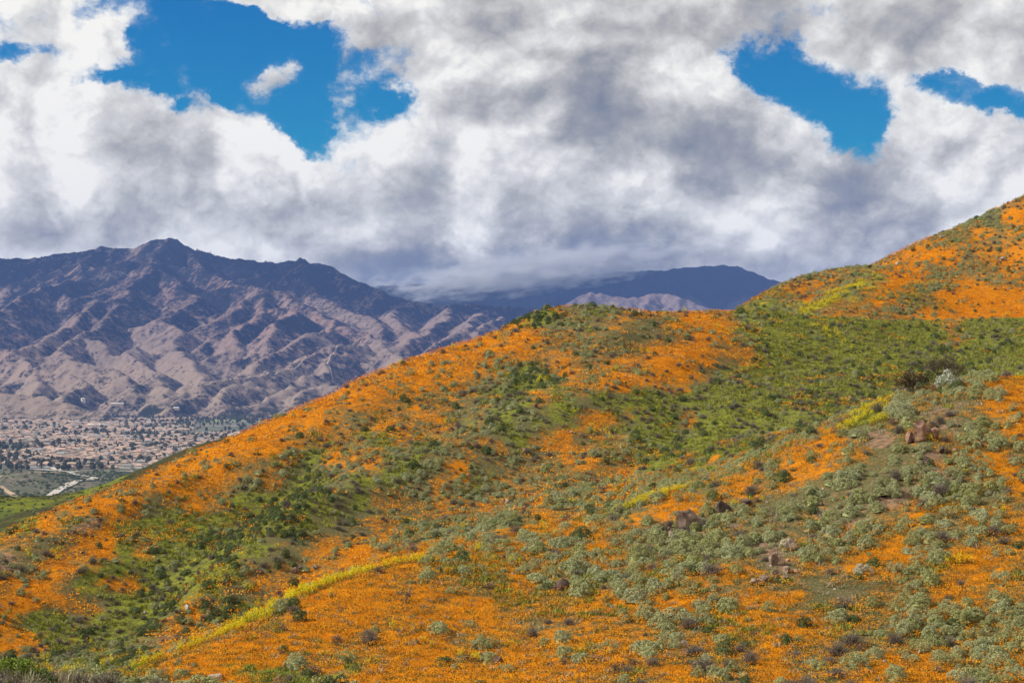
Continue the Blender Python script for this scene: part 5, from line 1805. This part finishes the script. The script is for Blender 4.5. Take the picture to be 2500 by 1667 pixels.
M_ROAD = plain_mat('pale_road', (0.38, 0.35, 0.31), var=0.2)
M_DIRT = plain_mat('dirt_track', (0.40, 0.29, 0.18), var=0.3)
ribbon('road', [(40, 1142, 3150), (90, 1141, 3160), (140, 1146, 3120), (172, 1152, 3060), (205, 1160, 2950), (232, 1167, 2880), (215, 1175, 2790), (180, 1185, 2690), (150, 1196, 2600), (120, 1208, 2500)], 11.0, M_ROAD, 0.9,
       'pale road winding past the knoll below the town')
ribbon('road', [(172, 1152, 3060), (190, 1149, 3100), (230, 1148, 3110), (300, 1150, 3090), (360, 1152, 3080)], 9.0, M_ROAD, 0.9, 'side road branching along the edge of the town')
ribbon('dirt_track', [(-10, 1180, 2740), (15, 1162, 2880), (40, 1150, 2980), (80, 1146, 3050), (140, 1150, 3050)], 9.0, M_DIRT, 0.7, 'ochre dirt track climbing the knoll')
ribbon('dirt_track', [(0, 1193, 2600), (25, 1203, 2540), (45, 1213, 2470)], 8.0, M_DIRT, 0.7, 'ochre dirt track in the ravine beside the dark scrub')
# white boundary wall along the upper road
V, Fc = [], []
P = resample(np.array([(*px(u, 1140, yy)[:2], 0.0) for u, yy in ((38, 3172), (60, 3178), (100, 3178), (130, 3168), (152, 3148))]), 8.0)
for i in range(len(P)):
    zz = float(knoll_z(P[i, 0], P[i, 1]))
    for dy_ in (0.0, 0.5):
        V += [(P[i, 0], P[i, 1] + dy_, zz - 1), (P[i, 0], P[i, 1] + dy_, zz + 3.0)]
    if i:
        k = 4 * i
        Fc += [(k - 4, k, k + 1, k - 3), (k - 2, k - 1, k + 3, k + 2), (k - 3, k + 1, k + 3, k - 1)]
ob = bpy.data.objects.new('boundary_wall', mesh_from('boundary_wall', V, Fc, [M_STUCCO[2]])); COL.objects.link(ob)
thing(ob, 'long low white wall along the road at the near edge of town', 'wall')
# dark scrub on the knoll
sx_ = trng.uniform(-800, -440, 4200); sy_ = trng.uniform(2250, 3130, 4200)
kk = (fbm(sx_, sy_, 70, 3, 97) + 0.3 * trng.normal(0, 1, 4200)) > -0.02
sx_, sy_ = sx_[kk], sy_[kk]
sz_ = knoll_z(sx_, sy_)
s3 = trng.uniform(2.2, 5.0, len(sx_))
scatter('knoll_scrub', DARK, np.stack([sx_, sy_, sz_], -1), np.stack([np.zeros(len(sx_)), np.zeros(len(sx_)), trng.uniform(0, 6.28, len(sx_))], -1), np.stack([s3, s3, s3 * 0.7], -1),
        trng.integers(0, 3, len(sx_)), 'dark scrub over the knoll in front of the town', 'scrub')


# ------------------------------------------------------------------ water tank and sheds on the bench under the foothills
def find_mtn(u, v):
    ys = np.arange(5800.0, 11000.0, 8.0)
    xs = (u - UC) / F * ys
    z = np.maximum(mtn_z(xs, ys), FLOOR)
    hit = np.nonzero(z >= (VH - v) / F * ys)[0]
    k = hit[0] if len(hit) else -1
    return xs[k], ys[k], z[k]


def ring_mesh(name, prof, n, mat):
    V, Fc = [], []
    for (r, z) in prof:
        for j in range(n):
            a = 2 * math.pi * j / n
            V.append((r * math.cos(a), r * math.sin(a), z))
    for i in range(len(prof) - 1):
        for j in range(n):
            Fc.append((i * n + j, i * n + (j + 1) % n, (i + 1) * n + (j + 1) % n, (i + 1) * n + j))
    Fc.append(tuple((len(prof) - 1) * n + j for j in range(n)))
    return mesh_from(name, V, Fc, [mat], smooth=False)


M_TANK = plain_mat('tank_paint', (0.62, 0.58, 0.50), var=0.1)
x, y, z = find_mtn(203, 984)
tank = bpy.data.objects.new('water_tank', None); tank.location = (x, y, z - 2); COL.objects.link(tank)
thing(tank, 'cream cylindrical water tank on the bench below the mountain', 'water tank')
for nm, prof in (('wall', [(7.5, -4), (7.5, 12)]), ('roof', [(7.9, 12.0), (7.9, 12.4), (4.0, 13.4), (0.6, 13.8)])):
    c = bpy.data.objects.new(nm, ring_mesh(nm, prof, 24, M_TANK)); COL.objects.link(c); c.parent = tank
for (u, v, wpx, lab) in [(287, 991, 30, 'long low white shed on the bench right of the water tank'), (128, 1040, 16, 'wide white-roofed hall at the far edge of town'), (235, 1040, 40, 'very long white-roofed building in the far town'), (430, 1000, 14, 'small pale shed at the foot of the hills')]:
    x, y, z = find_mtn(u, v) if v < 1020 else (*px(u, v, -FLOOR * F / (v - VH))[:2], FLOOR)
    w = wpx / F * y
    sh = bpy.data.objects.new('shed', None); sh.location = (x, y, z - 1); COL.objects.link(sh)
    thing(sh, lab, 'building')
    V, Fc = [], []; box(V, Fc, -w / 2, w / 2, -9, 9, -3, 6.0)
    c = bpy.data.objects.new('wall', mesh_from('wall', V, Fc, [M_STUCCO[0]])); COL.objects.link(c); c.parent = sh
    V, Fc = [], []; hip_roof(V, Fc, -w / 2, w / 2, -9, 9, 6.05, 2.2, 0.3)
    c = bpy.data.objects.new('roof', mesh_from('roof', V, Fc, [M_STUCCO[2]])); COL.objects.link(c); c.parent = sh
# graded dirt on the bench
M_GRADE = plain_mat('graded_soil', (0.42, 0.33, 0.24), var=0.3)
V, Fc = [], []
fx0 = (500 - UC) / F * 6300
_fw = np.array([px(490, 1030, 5990)[:2], px(640, 1030, 5990)[:2], px(700, 1024, 6283)[:2], px(500, 1024, 6283)[:2]])
ob = bpy.data.objects.new('field', mesh_from('field', [(*p, FLOOR + 0.4) for p in _fw], [(0, 1, 2, 3)], [plain_mat('field_grass', (0.20, 0.205, 0.10), var=0.3, scale=0.02)])); COL.objects.link(ob)
structure(ob, 'pale green open field at the edge of town')

# pale fire roads on two foothill crests
def mtn_z1(x, y):
    i = (x - RANGE_X[0]) / 9.0; j = (y - 5700.0) / 9.0
    a = MH[int(j):int(j) + 2, int(i):int(i) + 2]
    return float(a.max())


M_FIRE = plain_mat('fire_road', (0.32, 0.245, 0.18), var=0.3)


def crest_px(c):
    return [(zx / 1.8816, 550 + zy / 1.8816, d * 1000.0) for zx, zy, d in c]


ribbon('dirt_track', crest_px([(1550, 552, 7.8), (1520, 592, 7.62), (1500, 632, 7.45), (1530, 682, 7.25)]), 6.0, M_FIRE, 1.5, 'pale fire road down the spur of the lit foothill', mtn_z1, 9.0)
ribbon('dirt_track', crest_px([(1440, 592, 7.6), (1350, 652, 7.3), (1220, 685, 7.1), (1110, 705, 7.0), (930, 733, 6.8)]), 4.5, M_FIRE, 1.2, 'pale fire road along the long foothill crest', mtn_z1, 9.0)

# ------------------------------------------------------------------ haze of the valley air
V, Fc = [], []
box(V, Fc, -7000, 7000, -600, 15500, FLOOR - 7, 725)
hz = bpy.data.objects.new('haze', mesh_from('haze', V, Fc, []))
COL.objects.link(hz)
hm = bpy.data.materials.new('haze'); hm.use_nodes = True
ht = NT(hm.node_tree); ht.n.clear()
ho = ht.node('ShaderNodeOutputMaterial'); hv = ht.node('ShaderNodeVolumePrincipled')
hv.inputs['Color'].default_value = (0.22, 0.40, 1.0, 1)
hv.inputs['Density'].default_value = 3.3e-5
hv.inputs['Anisotropy'].default_value = 0.0
ht.l.new(hv.outputs[0], ho.inputs['Volume'])
hz.data.materials.append(hm)
hz['kind'] = 'stuff'; hz['label'] = 'thin blue haze filling the valley air'; hz['category'] = 'haze'

# ------------------------------------------------------------------ cloud lying on the crest of the back mountain
import bmesh
bm = bmesh.new()
bmesh.ops.create_icosphere(bm, subdivisions=4, radius=1.0)
me = bpy.data.meshes.new('crest_cloud'); bm.to_mesh(me); bm.free()
lc = bpy.data.objects.new('crest_cloud', me)
lc.location = px(1330, 648, 12300.0)
lc.scale = (1150.0, 420.0, 185.0)
lc.rotation_euler = (0, math.radians(-7.5), 0)
COL.objects.link(lc)
cm = bpy.data.materials.new('crest_cloud'); cm.use_nodes = True
ct = NT(cm.node_tree); ct.n.clear()
co = ct.node('ShaderNodeOutputMaterial'); cv = ct.node('ShaderNodeVolumePrincipled')
oc = ct.node('ShaderNodeTexCoord').outputs['Object']
ln = ct.vec('LENGTH', oc)
sc_ = ct.vec('MULTIPLY', oc, (8.0, 2.6, 3.4))
nz_ = ct.noise(sc_, 1.0, 6, 0.66)
_, _, czz = ct.sep(oc)
den = ct.math('ADD', ct.math('SUBTRACT', 1.0, ln), ct.math('MULTIPLY', ct.math('SUBTRACT', nz_, 0.5), 2.4))
den = ct.rng(den, 0.05, 0.65, 0.0, 0.006)
den = ct.math('MULTIPLY', den, ct.rng(czz, -0.2, 0.75, 1.0, 0.0))
ct.l.new(den, cv.inputs['Density'])
cv.inputs['Color'].default_value = (0.90, 0.93, 1.0, 1)
ct.l.new(cv.outputs[0], co.inputs['Volume'])
lc.data.materials.append(cm)
lc['kind'] = 'stuff'; lc['label'] = 'grey cloud lying on the crest of the dark mountain'; lc['category'] = 'cloud'


# ------------------------------------------------------------------ cumulus overhead, beyond the top and left of the picture, shading the upper slopes
def overhead_cloud(target, height, radii, seed, label):
    """a cloud whose shadow falls round the target point of the range"""
    k = (height - target[2]) / SUN_DIR.z
    c = Vector(target) + SUN_DIR * k
    bm = bmesh.new()
    bmesh.ops.create_icosphere(bm, subdivisions=4, radius=1.0)
    rng = np.random.default_rng(seed)
    heads = [(rng.normal(0, 1, 3), rng.uniform(0.25, 0.5)) for _ in range(26)]
    heads = [(h / np.linalg.norm(h), w) for h, w in heads]
    for v in bm.verts:
        d = np.array(v.co)
        r = 0.72
        for h, w in heads:
            a = math.acos(max(-1.0, min(1.0, float(d @ h))))
            if a < w:
                r = max(r, 0.72 + 0.42 * math.sqrt(max(0.0, 1 - (a / w) ** 2)) * (w / 0.5))
        q = d * r
        if q[2] < -0.25:
            q[2] = -0.25 + (q[2] + 0.25) * 0.2
        v.co = q
    me = bpy.data.meshes.new('cloud'); bm.to_mesh(me); bm.free()
    ob = bpy.data.objects.new('cloud', me)
    ob.location = c; ob.scale = radii
    COL.objects.link(ob)
    me.materials.append(M_CLOUD)
    ob['kind'] = 'stuff'; ob['label'] = label; ob['category'] = 'cloud'
    return ob


M_CLOUD = bpy.data.materials.new('cumulus'); M_CLOUD.use_nodes = True
_c = NT(M_CLOUD.node_tree); _c.n.clear()
_co = _c.node('ShaderNodeOutputMaterial'); _cv = _c.node('ShaderNodeVolumePrincipled')
_cv.inputs['Density'].default_value = 0.008; _cv.inputs['Color'].default_value = (0.97, 0.97, 0.98, 1)
_c.l.new(_cv.outputs[0], _co.inputs['Volume'])
overhead_cloud((-760.0, 10050.0, 480.0), 2700.0, (760, 560, 230), 1, 'cumulus cloud over the right of the mountain range')
overhead_cloud((-2450.0, 10350.0, 480.0), 2700.0, (520, 330, 200), 2, 'cumulus cloud over the left of the mountain range')
overhead_cloud((900.0, 12800.0, 450.0), 2900.0, (1300, 650, 260), 3, 'cumulus cloud over the back mountain')
